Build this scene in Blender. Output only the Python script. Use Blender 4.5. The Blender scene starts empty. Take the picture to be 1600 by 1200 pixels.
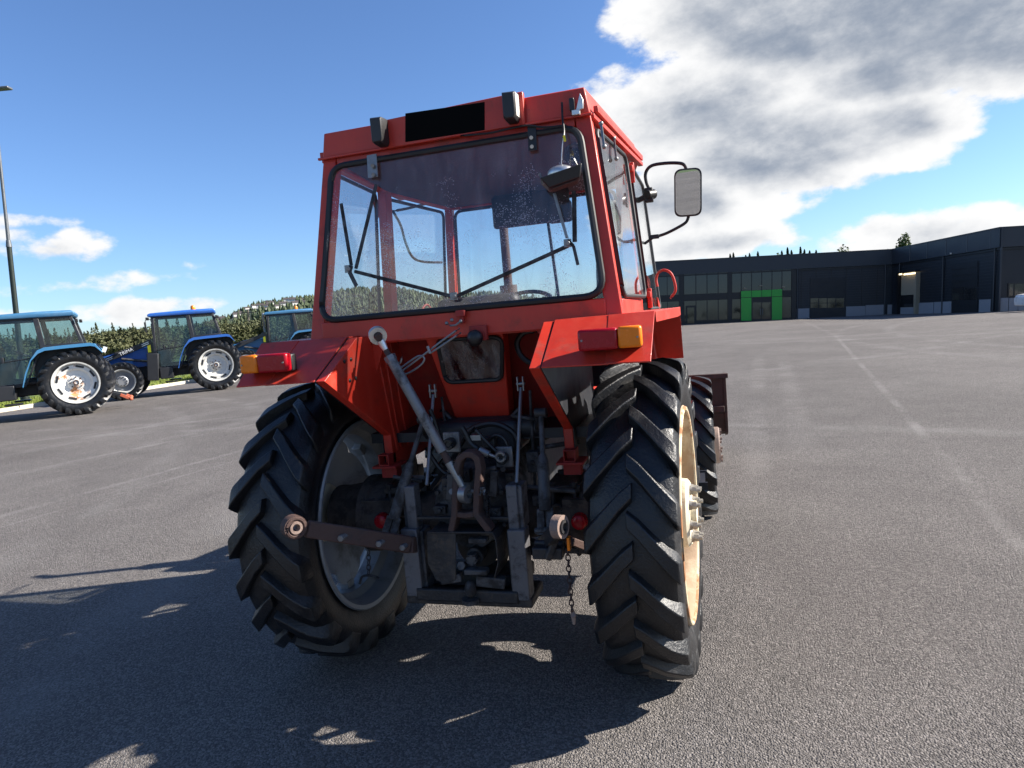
import bpy, bmesh, math, random
from mathutils import Vector, Matrix
random.seed(7)
S = bpy.context.scene
COL = S.collection
R = math.radians
V = Vector

# ------------------------------------------------------------------ camera
F_PX, W_PX, H_PX = 1033.175, 1600.0, 1200.0
CAM = V((1.10308, -3.16980, 1.72655))
YAW, PIT, ROL = -0.282691, -0.0972386, -0.0840082
FW = V((math.sin(YAW)*math.cos(PIT), math.cos(YAW)*math.cos(PIT), math.sin(PIT)))
_r = V((math.cos(YAW), -math.sin(YAW), 0)); _u = _r.cross(FW)
RT = _r*math.cos(ROL) + _u*math.sin(ROL)
UP = -_r*math.sin(ROL) + _u*math.cos(ROL)
cd = bpy.data.cameras.new('camera'); cam = bpy.data.objects.new('camera', cd); COL.objects.link(cam)
cd.sensor_width = 36; cd.lens = F_PX/W_PX*36; cd.clip_start = 0.05; cd.clip_end = 9000
cam.matrix_world = Matrix(((RT.x, UP.x, -FW.x, CAM.x), (RT.y, UP.y, -FW.y, CAM.y), (RT.z, UP.z, -FW.z, CAM.z), (0, 0, 0, 1)))
S.camera = cam
S.render.engine = 'CYCLES'; S.cycles.transparent_max_bounces = 24
S.render.resolution_x, S.render.resolution_y = 1024, 768
S.view_settings.view_transform = 'Standard'; S.view_settings.look = 'None'; S.view_settings.gamma = 1
S.view_settings.exposure = 1.40
S.view_settings.use_curve_mapping = False

def ray(u, v): return FW + RT*((u-800)/F_PX) - UP*((v-600)/F_PX)
def P(u, v, x=None, y=None, z=None, plane=None):
    """the point on the photo's sight line that lies on a known plane of the place"""
    d = ray(u, v)
    if plane: n, p0 = plane; t = (V(p0)-CAM).dot(V(n))/d.dot(V(n))
    elif x is not None: t = (x-CAM.x)/d.x
    elif y is not None: t = (y-CAM.y)/d.y
    else: t = (z-CAM.z)/d.z
    return CAM + d*t
_a = R(2.9)   # the yard falls across the view: the true vertical leans this much against the yard's plane
GV = V((0, 0, 1))*math.cos(_a) + FW.cross(V((0, 0, 1)))*math.sin(_a) + FW*FW.z*(1-math.cos(_a)); GV.normalize()

# ------------------------------------------------------------------ sun + sky
SUN = V((1.45, 0.53, 1.0)).normalized()
sl = bpy.data.lights.new('sun', 'SUN'); sl.energy = 5.0; sl.angle = R(0.55); sl.color = (1.0, 0.93, 0.83)
so = bpy.data.objects.new('sun', sl); COL.objects.link(so); so.location = (30, 10, 40)
so.rotation_euler = (-SUN).to_track_quat('-Z', 'Y').to_euler()

class NT:
    def __init__(s, tree): s.t = tree; s.n = tree.nodes; s.l = tree.links
    def new(s, typ, **kw):
        n = s.n.new(typ)
        for k, v in kw.items(): setattr(n, k, v)
        return n
    def put(s, sock, v):
        if hasattr(v, 'is_output') or isinstance(v, bpy.types.NodeSocket): s.l.new(v, sock)
        else: sock.default_value = v
    def m(s, op, a, b=None, c=None, clamp=False):
        n = s.new('ShaderNodeMath', operation=op); n.use_clamp = clamp
        s.put(n.inputs[0], a)
        if b is not None: s.put(n.inputs[1], b)
        if c is not None: s.put(n.inputs[2], c)
        return n.outputs[0]
    def vm(s, op, a, b=None, sc=None):
        n = s.new('ShaderNodeVectorMath', operation=op); s.put(n.inputs[0], a)
        if b is not None: s.put(n.inputs[1], b)
        if sc is not None: s.put(n.inputs['Scale'], sc)
        return n.outputs['Value'] if op in ('LENGTH', 'DOT_PRODUCT', 'DISTANCE') else n.outputs[0]
    def mix(s, f, a, b, blend='MIX'):
        n = s.new('ShaderNodeMix', data_type='RGBA', blend_type=blend); s.put(n.inputs[0], f)
        s.put(n.inputs[6], a if not isinstance(a, tuple) else (*a[:3], 1)); s.put(n.inputs[7], b if not isinstance(b, tuple) else (*b[:3], 1))
        return n.outputs[2]
    def noise(s, vec, scale, detail=4, rough=0.5, dist=0.0, dim='3D'):
        n = s.new('ShaderNodeTexNoise', noise_dimensions=dim)
        if vec is not None: s.put(n.inputs['Vector'], vec)
        s.put(n.inputs['Scale'], scale); s.put(n.inputs['Detail'], detail); s.put(n.inputs['Roughness'], rough); s.put(n.inputs['Distortion'], dist)
        return n.outputs['Fac']
    def vor(s, vec, scale, feature='F1', out='Distance', rnd=1.0):
        n = s.new('ShaderNodeTexVoronoi', feature=feature); s.put(n.inputs['Vector'], vec); s.put(n.inputs['Scale'], scale); s.put(n.inputs['Randomness'], rnd)
        return n.outputs[out]
    def ss(s, x, a, b):
        n = s.new('ShaderNodeMapRange', interpolation_type='SMOOTHSTEP'); s.put(n.inputs['Value'], x)
        s.put(n.inputs['From Min'], a); s.put(n.inputs['From Max'], b); return n.outputs[0]
    def xyz(s, v):
        n = s.new('ShaderNodeSeparateXYZ'); s.put(n.inputs[0], v); return n.outputs
    def comb(s, x, y, z):
        n = s.new('ShaderNodeCombineXYZ')
        for i, a in enumerate((x, y, z)): s.put(n.inputs[i], a)
        return n.outputs[0]

SKY_STRENGTH = 0.050
def build_world():
    w = bpy.data.worlds.new('World'); S.world = w; w.use_nodes = True
    t = NT(w.node_tree); t.n.clear()
    sky = t.new('ShaderNodeTexSky', sky_type='NISHITA'); sky.sun_disc = False
    sky.sun_elevation = math.asin(SUN.z); sky.sun_rotation = math.atan2(SUN.x, SUN.y)
    sky.air_density = 1.0; sky.dust_density = 0.35; sky.ozone_density = 3.0; sky.altitude = 100
    tc = t.new('ShaderNodeTexCoord'); d = t.vm('NORMALIZE', tc.outputs['Generated'])
    X, Y, Z = t.xyz(d)
    u = t.m('ARCTAN2', X, Y); v = t.m('ARCSINE', Z)
    # cloud banks as (azimuth, elevation, half width, half height, weight)
    blobs = [(0.20, 0.385, 0.28, 0.14, 1.6), (0.02, 0.265, 0.17, 0.085, 1.2), (0.42, 0.29, 0.22, 0.092, 1.6), (0.10, 0.195, 0.16, 0.078, 1.3),
             (0.235, 0.195, 0.12, 0.046, 1.1), (0.26, 0.26, 0.13, 0.05, 1.2), (-0.03, 0.145, 0.12, 0.058, 1.0), (0.01, 0.084, 0.12, 0.028, .85), (0.275, 0.060, 0.105, 0.036, .85),
             (0.40, 0.064, 0.04, 0.016, .6), (-0.885, 0.138, 0.085, 0.024, .55), (-0.875, 0.168, 0.05, 0.010, .42), (-0.711, 0.109, 0.042, 0.009, .36),
             (-0.90, 0.055, 0.18, 0.013, .65), (-0.79, 0.053, 0.035, 0.019, .65), (-0.86, 0.092, 0.13, 0.014, .42), (0.345, 0.172, 0.016, 0.007, .36),
             # the same kind of sky goes on round the horizon
             (0.95, 0.20, 0.20, 0.06, .9), (0.75, 0.45, 0.25, 0.09, .8), (1.55, 0.16, 0.25, 0.05, .9), (2.2, 0.30, 0.30, 0.08, .9), (2.8, 0.12, 0.25, 0.04, .8),
             (-1.4, 0.22, 0.22, 0.06, .9), (-2.0, 0.12, 0.25, 0.035, .8), (-2.6, 0.33, 0.28, 0.09, .9), (-1.1, 0.10, 0.12, 0.02, .7), (0.62, 0.09, 0.13, 0.03, .8)]
    ws = t.vm('MULTIPLY', d, (1, 1, 1.7))
    wn = t.new('ShaderNodeTexNoise'); t.put(wn.inputs['Vector'], ws); wn.inputs['Scale'].default_value = 6; wn.inputs['Detail'].default_value = 3
    wc = t.xyz(t.vm('SUBTRACT', wn.outputs['Color'], (0.5, 0.5, 0.5)))
    u2 = t.m('MULTIPLY_ADD', wc[0], 0.10, u); v2 = t.m('MULTIPLY_ADD', wc[1], 0.045, v)
    uv = t.comb(u2, v2, 0.0)
    dens = None
    for (a, e, ra, re, wt) in blobs:
        q = t.vm('MULTIPLY', t.vm('SUBTRACT', uv, (a, e, 0)), (1/ra, 1/re, 0))
        b = t.m('MULTIPLY_ADD', t.vm('DOT_PRODUCT', q, q), -0.75*wt, wt)
        dens = b if dens is None else t.m('SMOOTH_MAX', dens, b, 0.25)
    dens = t.m('MAXIMUM', dens, -0.9)
    def fbm(vec): return t.noise(vec, 9.0, 8, 0.60)
    n1 = fbm(ws)
    off = t.vm('ADD', ws, (SUN.x*0.018, SUN.y*0.018, SUN.z*0.05))
    n2 = fbm(off)
    bil = t.vor(t.vm('ADD', ws, t.vm('SCALE', wn.outputs['Color'], sc=0.10)), 17)
    D = t.m('ADD', dens, t.m('MULTIPLY_ADD', n1, 2.3, -1.16))
    D = t.m('MULTIPLY_ADD', bil, -0.45, t.m('ADD', D, 0.16))
    cover = t.ss(D, 0.02, 0.42)
    core = t.ss(t.m('MULTIPLY_ADD', dens, 0.72, t.m('MULTIPLY', D, 0.36)), 0.42, 1.42)
    relief = t.m('SUBTRACT', n1, n2)
    lit = t.ss(t.m('MULTIPLY_ADD', relief, 2.3, t.m('MULTIPLY_ADD', t.noise(ws, 3.2, 4), 1.1, t.m('MULTIPLY_ADD', core, -1.15, 0.36))), -.75, 1.05)
    ccol = t.mix(lit, (0.28, 0.335, 0.43), (1.0, 1.0, 1.0))
    # lowest clouds pale towards the horizon
    skyc = t.vm('MULTIPLY', t.vm('SCALE', sky.outputs[0], sc=SKY_STRENGTH), (.94, 1.13, 1.42))
    cl = t.vm('SCALE', ccol, sc=0.385)
    fin = t.mix(cover, skyc, cl)
    bg = t.new('ShaderNodeBackground'); t.l.new(fin, bg.inputs[0]); bg.inputs[1].default_value = 1.0
    o = t.new('ShaderNodeOutputWorld'); t.l.new(bg.outputs[0], o.inputs[0])
build_world()
S.world.cycles.sampling_method = 'MANUAL'; S.world.cycles.sample_map_resolution = 512

# ------------------------------------------------------------------ materials
MAT = {}
def mat(name, col, rough=0.5, metal=0.0, var=0.15, vscale=6.0, bump=0.0, bscale=60.0, dirt=None, dfac=0.0, dscale=3.0, coat=0.0, spec=0.5, dlo=0.5, dhi=0.7, fade=None):
    m = bpy.data.materials.new(name); m.use_nodes = True; t = NT(m.node_tree)
    b = t.n['Principled BSDF']; tc = t.new('ShaderNodeTexCoord'); o = tc.outputs['Object']
    n = t.noise(o, vscale, 5, 0.6)
    k = t.m('MULTIPLY_ADD', n, 2*var, 1-var)
    c = t.vm('SCALE', col, sc=k)
    r = t.m('MULTIPLY_ADD', n, 0.25, rough-0.125, clamp=True)
    if dirt:
        dn = t.noise(o, dscale, 8, 0.68, 0.3)
        f = t.m('MULTIPLY', t.ss(dn, dlo, dhi), dfac)
        c = t.mix(f, c, dirt); r = t.m('MULTIPLY_ADD', f, 0.35, r, clamp=True)
    if fade:
        st = t.noise(t.vm('MULTIPLY', o, (7, 7, .9)), 2.2, 6, .7)
        c = t.mix(t.m('MULTIPLY', t.ss(st, .45, .75), .55), c, fade)
        sp = t.noise(o, 38, 5, .75); c = t.mix(t.m('MULTIPLY', t.ss(sp, .645, .71), .8), c, (0.05, 0.025, 0.018))
        ch = t.noise(o, 11, 9, .82); c = t.mix(t.m('MULTIPLY', t.ss(ch, .655, .675), .8), c, (0.075, 0.035, 0.025))
        r = t.m('MULTIPLY_ADD', st, .25, t.m('ADD', r, -.06), clamp=True)
    t.put(b.inputs['Base Color'], c); t.put(b.inputs['Roughness'], r); b.inputs['Metallic'].default_value = metal
    b.inputs['Specular IOR Level'].default_value = spec
    b.inputs['Coat Weight'].default_value = coat; b.inputs['Coat Roughness'].default_value = 0.15
    if bump:
        bn = t.new('ShaderNodeBump'); bn.inputs['Strength'].default_value = bump; bn.inputs['Distance'].default_value = 0.01
        t.put(bn.inputs['Height'], t.noise(o, bscale, 6, 0.6)); t.l.new(bn.outputs[0], b.inputs['Normal'])
    MAT[name] = m; return m
mat('red_paint', (0.47, 0.024, 0.010), 0.42, 0, .20, 3.5, .10, 18, (0.17, 0.045, 0.03), .6, 6, coat=.1, fade=(0.52, 0.050, 0.022))
mat('red_paint_dull', (0.30, 0.014, 0.011), 0.55, 0, .22, 4, .1, 30, (0.06, 0.03, 0.025), .7, 4, fade=(0.30, 0.05, 0.03))
mat('red_inside', (0.22, 0.03, 0.035), 0.6, 0, .2, 4)
mat('rubber', (0.0055, 0.006, 0.0075), 0.40, 0, .4, 9, .35, 90, (0.030, 0.028, 0.027), .5, 9, spec=.5)
mat('black_plastic', (0.012, 0.012, 0.013), 0.45, 0, .2, 8, .08, 120)
mat('gasket', (0.009, 0.009, 0.01), 0.5, 0, .2, 20)
mat('greasy_steel', (0.024, 0.024, 0.027), 0.5, .35, .5, 11, .5, 40, (0.085, 0.068, 0.054), .8, 13, dlo=.48, dhi=.66)
mat('grey_cast', (0.062, 0.062, 0.066), 0.55, .25, .5, 9, .45, 50, (0.022, 0.019, 0.018), .9, 11, dlo=.42, dhi=.6)
mat('axle_dirt', (0.060, 0.048, 0.042), 0.75, .1, .45, 10, .5, 45, (0.022, 0.019, 0.018), .85, 12, dlo=.45, dhi=.62)
mat('channel_grey', (0.105, 0.105, 0.115), 0.5, .3, .3, 8, .3, 50, (0.035, 0.03, 0.028), .85, 10, dlo=.5, dhi=.66)
mat('rust_steel', (0.062, 0.034, 0.028), 0.75, .1, .35, 12, .4, 60, (0.05, 0.045, 0.045), .7, 8)
mat('galv_steel', (0.25, 0.255, 0.255), 0.42, .75, .2, 10, .1, 80, (0.13, 0.12, 0.11), .55, 9)
mat('nut_steel', (0.36, 0.34, 0.30), 0.5, .6, .2, 14, .2, 60, (0.2, 0.13, 0.08), .7, 14)
mat('bright_steel', (0.62, 0.62, 0.6), 0.35, .8, .12, 10, 0, 1, (0.25, 0.2, 0.16), .5, 12)
mat('cream_rim', (0.56, 0.48, 0.33), 0.55, 0, .18, 5, .15, 40, (0.30, 0.12, 0.045), .95, 5.5, dlo=.44, dhi=.58, fade=(0.42, 0.30, 0.18))
mat('cream_disc', (0.62, 0.56, 0.42), 0.5, 0, .14, 5, .1, 40, (0.34, 0.18, 0.085), .8, 6, dlo=.54, dhi=.68, fade=(0.48, 0.40, 0.27))
mat('rim_barrel', (0.30, 0.20, 0.12), 0.65, 0, .3, 6, .2, 40, (0.62, 0.52, 0.38), .55, 4)
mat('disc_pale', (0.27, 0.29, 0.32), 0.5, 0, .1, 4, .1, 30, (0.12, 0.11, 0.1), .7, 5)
mat('dull_steel', (0.19, 0.19, 0.195), 0.5, .6, .25, 12, .2, 60, (0.05, 0.045, 0.04), .8, 12)
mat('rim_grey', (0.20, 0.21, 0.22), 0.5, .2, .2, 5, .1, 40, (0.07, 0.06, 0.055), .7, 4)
mat('hub_brown', (0.20, 0.14, 0.115), 0.75, 0, .3, 10, .4, 50, (0.34, 0.27, 0.23), .6, 6)
mat('bucket_brown', (0.060, 0.035, 0.028), 0.7, .2, .35, 5, .4, 30, (0.14, 0.07, 0.05), .7, 4)
mat('red_lens', (0.30, 0.003, 0.010), 0.25, 0, .12, 30, spec=.35)
mat('amber_lens', (0.78, 0.19, 0.008), 0.25, 0, .12, 30, spec=.35)
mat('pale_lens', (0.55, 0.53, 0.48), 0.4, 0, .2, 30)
mat('plate_black', (0.004, 0.004, 0.004), 0.9, 0, .1, 5, spec=.05)
mat('headliner', (0.055, 0.047, 0.055), 0.8, 0, .3, 6, .2, 30, (0.10, 0.06, 0.07), .5, 3)
mat('seat_vinyl', (0.012, 0.011, 0.016), 0.55, 0, .2, 6)
mat('hose_black', (0.010, 0.010, 0.011), 0.45, 0, .2, 20)
mat('mirror_glass', (0.78, 0.80, 0.80), 0.03, 1.0, .02, 4)
mat('blue_paint', (0.025, 0.115, 0.42), 0.32, 0, .12, 3, .03, 20, (0.05, 0.07, 0.10), .35, 3, coat=.3)
mat('blue_roof', (0.045, 0.15, 0.28), 0.42, 0, .1, 3, .03, 20, (0.12, 0.2, 0.3), .3, 3)
mat('cyan_paint', (0.04, 0.17, 0.34), 0.42, 0, .12, 3, .03, 20, (0.10, 0.18, 0.25), .4, 3, coat=.2)
mat('dark_chassis', (0.010, 0.0115, 0.016), 0.5, 0, .3, 5, .2, 20, (0.03, 0.028, 0.026), .5, 4)
mat('loader_black', (0.018, 0.019, 0.022), 0.4, 0, .2, 5)
mat('white_rim', (0.56, 0.56, 0.53), 0.5, 0, .12, 4, .05, 20, (0.30, 0.26, 0.21), .6, 5)
mat('white_rim_rusty', (0.66, 0.66, 0.63), 0.45, 0, .08, 4, .05, 20, (0.42, 0.17, 0.05), .95, 3.2, dlo=.53, dhi=.62)
mat('grey_rim', (0.26, 0.27, 0.29), 0.45, .3, .1, 4)
mat('orange_lens', (0.85, 0.22, 0.01), 0.25, 0, .1, 20)
mat('yellow_sticker', (0.80, 0.66, 0.03), 0.5, 0, .05, 9)
mat('white_print', (0.62, 0.64, 0.66), 0.5, 0, .05, 9)
mat('link_red', (0.42, 0.10, 0.05), 0.7, 0, .3, 9)
mat('cladding', (0.009, 0.0115, 0.017), 0.5, .1, .12, 1.2, .1, 3)
mat('cladding_trim', (0.020, 0.025, 0.034), 0.45, .1, .12, 1.0)
mat('facade_frame', (0.006, 0.007, 0.010), 0.4, .2, .1, 3)
mat('green_panel', (0.015, 0.30, 0.028), 0.4, 0, .06, 2)
mat('plinth_concrete', (0.22, 0.225, 0.245), 0.8, 0, .1, 2, .2, 20, (0.2, 0.2, 0.21), .4, 1)
mat('door_slats', (0.007, 0.008, 0.011), 0.5, .1, .15, 3)
mat('beige_wall', (0.25, 0.21, 0.15), 0.8, 0, .08, 2)
mat('kerb_stone', (0.50, 0.46, 0.38), 0.85, 0, .15, 4, .3, 30, (0.3, 0.27, 0.22), .5, 2)
mat('pole_dark', (0.014, 0.022, 0.018), 0.5, .2, .2, 4)
mat('pole_steel', (0.13, 0.14, 0.15), 0.5, .5, .2, 4)
mat('wood_pole', (0.10, 0.085, 0.07), 0.85, 0, .2, 5)
mat('white_wall', (0.62, 0.61, 0.58), 0.8, 0, .06, .5)
mat('roof_dark', (0.06, 0.05, 0.05), 0.8, 0, .15, .5)
mat('car_white', (0.7, 0.7, 0.7), 0.3, 0, .03, 2, coat=.5)
mat('bark', (0.07, 0.055, 0.045), 0.9, 0, .3, 3)
mat('birch_bark', (0.42, 0.40, 0.37), 0.85, 0, .3, 4)
mat('hill_ground', (0.025, 0.040, 0.016), 0.95, 0, .35, .02)
mat('field', (0.055, 0.085, 0.025), 0.95, 0, .35, .12)
mat('soil_verge', (0.08, 0.115, 0.028), 0.95, 0, .4, .9, .5, 15)

def leafmat(name, c0, c1, scale=.25):
    m = bpy.data.materials.new(name); m.use_nodes = True; t = NT(m.node_tree); b = t.n['Principled BSDF']
    tc = t.new('ShaderNodeTexCoord'); g = t.new('ShaderNodeNewGeometry')
    f = t.m('ADD', t.m('MULTIPLY', t.noise(tc.outputs['Object'], scale, 3), .6), t.m('MULTIPLY', g.outputs['Random Per Island'], .45), clamp=True)
    t.put(b.inputs['Base Color'], t.mix(f, c0, c1)); b.inputs['Roughness'].default_value = .7
    b.inputs['Specular IOR Level'].default_value = .2
    MAT[name] = m
leafmat('leaf_spruce', (0.013, 0.028, 0.012), (0.045, 0.070, 0.025))
leafmat('leaf_birch', (0.045, 0.075, 0.018), (0.15, 0.18, 0.05), .6)
leafmat('leaf_forest', (0.022, 0.034, 0.018), (0.095, 0.10, 0.042), .13)
leafmat('leaf_bush', (0.032, 0.045, 0.020), (0.105, 0.105, 0.048), .3)
leafmat('leaf_hill', (0.022, 0.038, 0.024), (0.075, 0.095, 0.045), .012)
leafmat('grass_blade', (0.06, 0.11, 0.018), (0.24, 0.27, 0.06), .7)

def glassmat(name, tint, refl=1.0, film=0.05, filmcol=(0.5, 0.5, 0.5), drops=0.0, rough=0.02):
    m = bpy.data.materials.new(name); m.use_nodes = True; t = NT(m.node_tree); t.n.clear()
    out = t.new('ShaderNodeOutputMaterial'); tr = t.new('ShaderNodeBsdfTransparent'); tr.inputs[0].default_value = (*tint, 1)
    gl = t.new('ShaderNodeBsdfGlossy'); gl.inputs['Roughness'].default_value = rough; gl.inputs[0].default_value = (refl, refl, refl, 1)
    gm = t.new('ShaderNodeNewGeometry'); co = t.m('ABSOLUTE', t.vm('DOT_PRODUCT', gm.outputs['Incoming'], gm.outputs['Normal'])); frs = t.m('MULTIPLY_ADD', t.m('POWER', t.m('SUBTRACT', 1.0, co), 5.0), .95, .04)
    mx = t.new('ShaderNodeMixShader'); t.l.new(frs, mx.inputs[0]); t.l.new(tr.outputs[0], mx.inputs[1]); t.l.new(gl.outputs[0], mx.inputs[2])
    tc = t.new('ShaderNodeTexCoord'); o = tc.outputs['Object']
    di = t.new('ShaderNodeBsdfDiffuse'); di.inputs[0].default_value = (*filmcol, 1)
    st = t.vm('MULTIPLY', o, (9, 9, 1.3))
    f = t.m('MULTIPLY', t.ss(t.noise(st, 1.6, 5, .65), .35, .85), film)
    if drops:
        dens = t.m('MULTIPLY', t.ss(t.noise(o, 4.5, 3), .34, .66), t.ss(t.xyz(o)[2], 2.62, 2.2))
        tot = f
        for sc, rad, thr in ((150, .26, .42), (85, .20, .58)):
            vn = t.vor(o, sc).node; vd = vn.outputs['Distance']; vc = t.xyz(vn.outputs['Color'])[0]
            dot = t.m('MULTIPLY', t.m('LESS_THAN', vd, t.m('MULTIPLY', rad, t.m('MULTIPLY_ADD', vc, .8, .45))), t.m('GREATER_THAN', t.m('MULTIPLY_ADD', dens, .75, t.m('MULTIPLY', vc, .5)), thr+.28))
            tot = t.m('MAXIMUM', tot, t.m('MULTIPLY', dot, drops))
        f = tot
    m2 = t.new('ShaderNodeMixShader'); t.put(m2.inputs[0], f); t.l.new(mx.outputs[0], m2.inputs[1]); t.l.new(di.outputs[0], m2.inputs[2])
    t.l.new(m2.outputs[0], out.inputs[0]); MAT[name] = m
glassmat('rear_glass', (.96, .965, .97), 1.0, .075, (.75, .68, .75), .5)
glassmat('reflection_film_glass', (.5, .48, .48), .8, .75, (.30, .27, .26), .55)  # small rear pane: its grey-beige reflection is put into the film colour
glassmat('side_glass', (.92, .93, .93), 1.0, .04, (.5, .5, .5))
glassmat('clear_glass', (.93, .95, .95), .9, .04, (.4, .4, .4))
glassmat('tractor_glass', (.74, .81, .80), .9, .05, (.3, .36, .34))
def darkglass(name, base, rough=.06):
    m = mat(name, base, rough, 0, .15, .5, spec=.6); return m
darkglass('facade_glass', (0.020, 0.020, 0.021))
darkglass('facade_glass_warm', (0.030, 0.028, 0.026), .10); darkglass('facade_glass_cool', (0.012, 0.014, 0.018), .04)
darkglass('facade_glass_dark', (0.008, 0.009, 0.011))

def asphalt_mat():
    m = bpy.data.materials.new('asphalt'); m.use_nodes = True; t = NT(m.node_tree); b = t.n['Principled BSDF']
    tc = t.new('ShaderNodeTexCoord'); o = tc.outputs['Object']; X, Y, Z = t.xyz(o)
    big = t.noise(o, .22, 5, .6, .4); mid = t.noise(o, 1.7, 5, .6); fine = t.noise(o, 75, 4, .65)
    vn = t.vor(o, 125).node; vd = vn.outputs['Distance']; vc = t.xyz(vn.outputs['Color'])[0]; wear = t.ss(t.noise(o, .8, 6, .7), .35, .75)
    stone = t.m('MULTIPLY_ADD', t.m('POWER', vc, 1.6), 1.05, .58)
    c = t.mix(t.ss(big, .3, .7), (0.106, 0.096, 0.090), (0.140, 0.128, 0.120))
    c = t.vm('SCALE', c, sc=t.m('MULTIPLY', stone, t.m('MULTIPLY_ADD', mid, .5, .74)))
    # paving joint scuffed pale, from the building to beside the tractor
    def line(x0, y0, x1, y1, wdt, amt, n=1.2):
        nonlocal c
        dx, dy = x1-x0, y1-y0; L = math.hypot(dx, dy); nx, ny = -dy/L, dx/L
        dd = t.m('ADD', t.m('MULTIPLY', X, nx), t.m('MULTIPLY_ADD', Y, ny, -(x0*nx+y0*ny)))
        dd = t.m('ABSOLUTE', t.m('MULTIPLY_ADD', mid, .12, t.m('ADD', dd, -.06)))
        al = t.m('ADD', t.m('MULTIPLY', X, dx/L), t.m('MULTIPLY_ADD', Y, dy/L, -(x0*dx+y0*dy)/L))
        f = t.m('MULTIPLY', t.m('MULTIPLY', t.ss(dd, wdt, wdt*.2), wear), t.m('MULTIPLY', t.ss(al, -1.5, 2), t.ss(al, L+2, L-2)))
        c = t.mix(t.m('MULTIPLY', f, amt), c, (0.30, 0.285, 0.27))
    line(2.95, 1.2, 6.3, 26, .085, .5); line(6.3, 26, 8, 46, .16, .35)
    for (a, e, wd, am) in (((-40, 752), (392, 664), .10, .75), ((-40, 818), (392, 700), .11, .8), ((-40, 700), (392, 648), .12, .55), ((-40, 835), (360, 722), .05, .5), ((1180, 760), (1185, 560), .22, .30), ((1255, 700), (1225, 560), .25, .25)):
        q0, q1 = P(*a, z=0), P(*e, z=0); line(q0.x, q0.y, q1.x, q1.y, wd, am)
    stain = t.ss(t.noise(o, .55, 7, .72, 1.2), .60, .74); c = t.mix(t.m('MULTIPLY', stain, .42), c, (0.045, 0.042, 0.042))
    def arc(cx, cy, rad, wdt, amt):
        nonlocal c
        dd = t.m('ABSOLUTE', t.m('SUBTRACT', t.vm('DISTANCE', t.comb(X, Y, 0.0), (cx, cy, 0)), rad))
        f = t.m('MULTIPLY', t.ss(dd, wdt*1.3, 0.0), wear)
        c = t.mix(t.m('MULTIPLY', f, amt*.85), c, (0.25, 0.24, 0.23))
    for a in ((34, 22, 26, .3, .45), (34, 22, 27.9, .3, .4), (-30, -10, 29.2, .3, .5), (-30, -10, 27.5, .25, .45), (-14, 40, 31, .35, .35), (40, 2, 33, .35, .4), (-8, -22, 30, .25, .4), (22, 60, 38, .5, .35), (22, 60, 40.2, .5, .35), (-60, 12, 49, .35, .5), (-60, 12, 51.5, .35, .4)): arc(*a)
    t.put(b.inputs['Base Color'], c); b.inputs['Roughness'].default_value = .82; b.inputs['Specular IOR Level'].default_value = .3
    bn = t.new('ShaderNodeBump'); bn.inputs['Strength'].default_value = 1.0; bn.inputs['Distance'].default_value = .009
    h = t.m('ADD', t.m('MULTIPLY', vd, -.9), t.m('ADD', t.m('MULTIPLY', fine, .5), t.m('MULTIPLY', t.noise(o, 22, 3), .9)))
    t.put(bn.inputs['Height'], h); t.l.new(bn.outputs[0], b.inputs['Normal'])
    MAT['asphalt'] = m
asphalt_mat()

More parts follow.
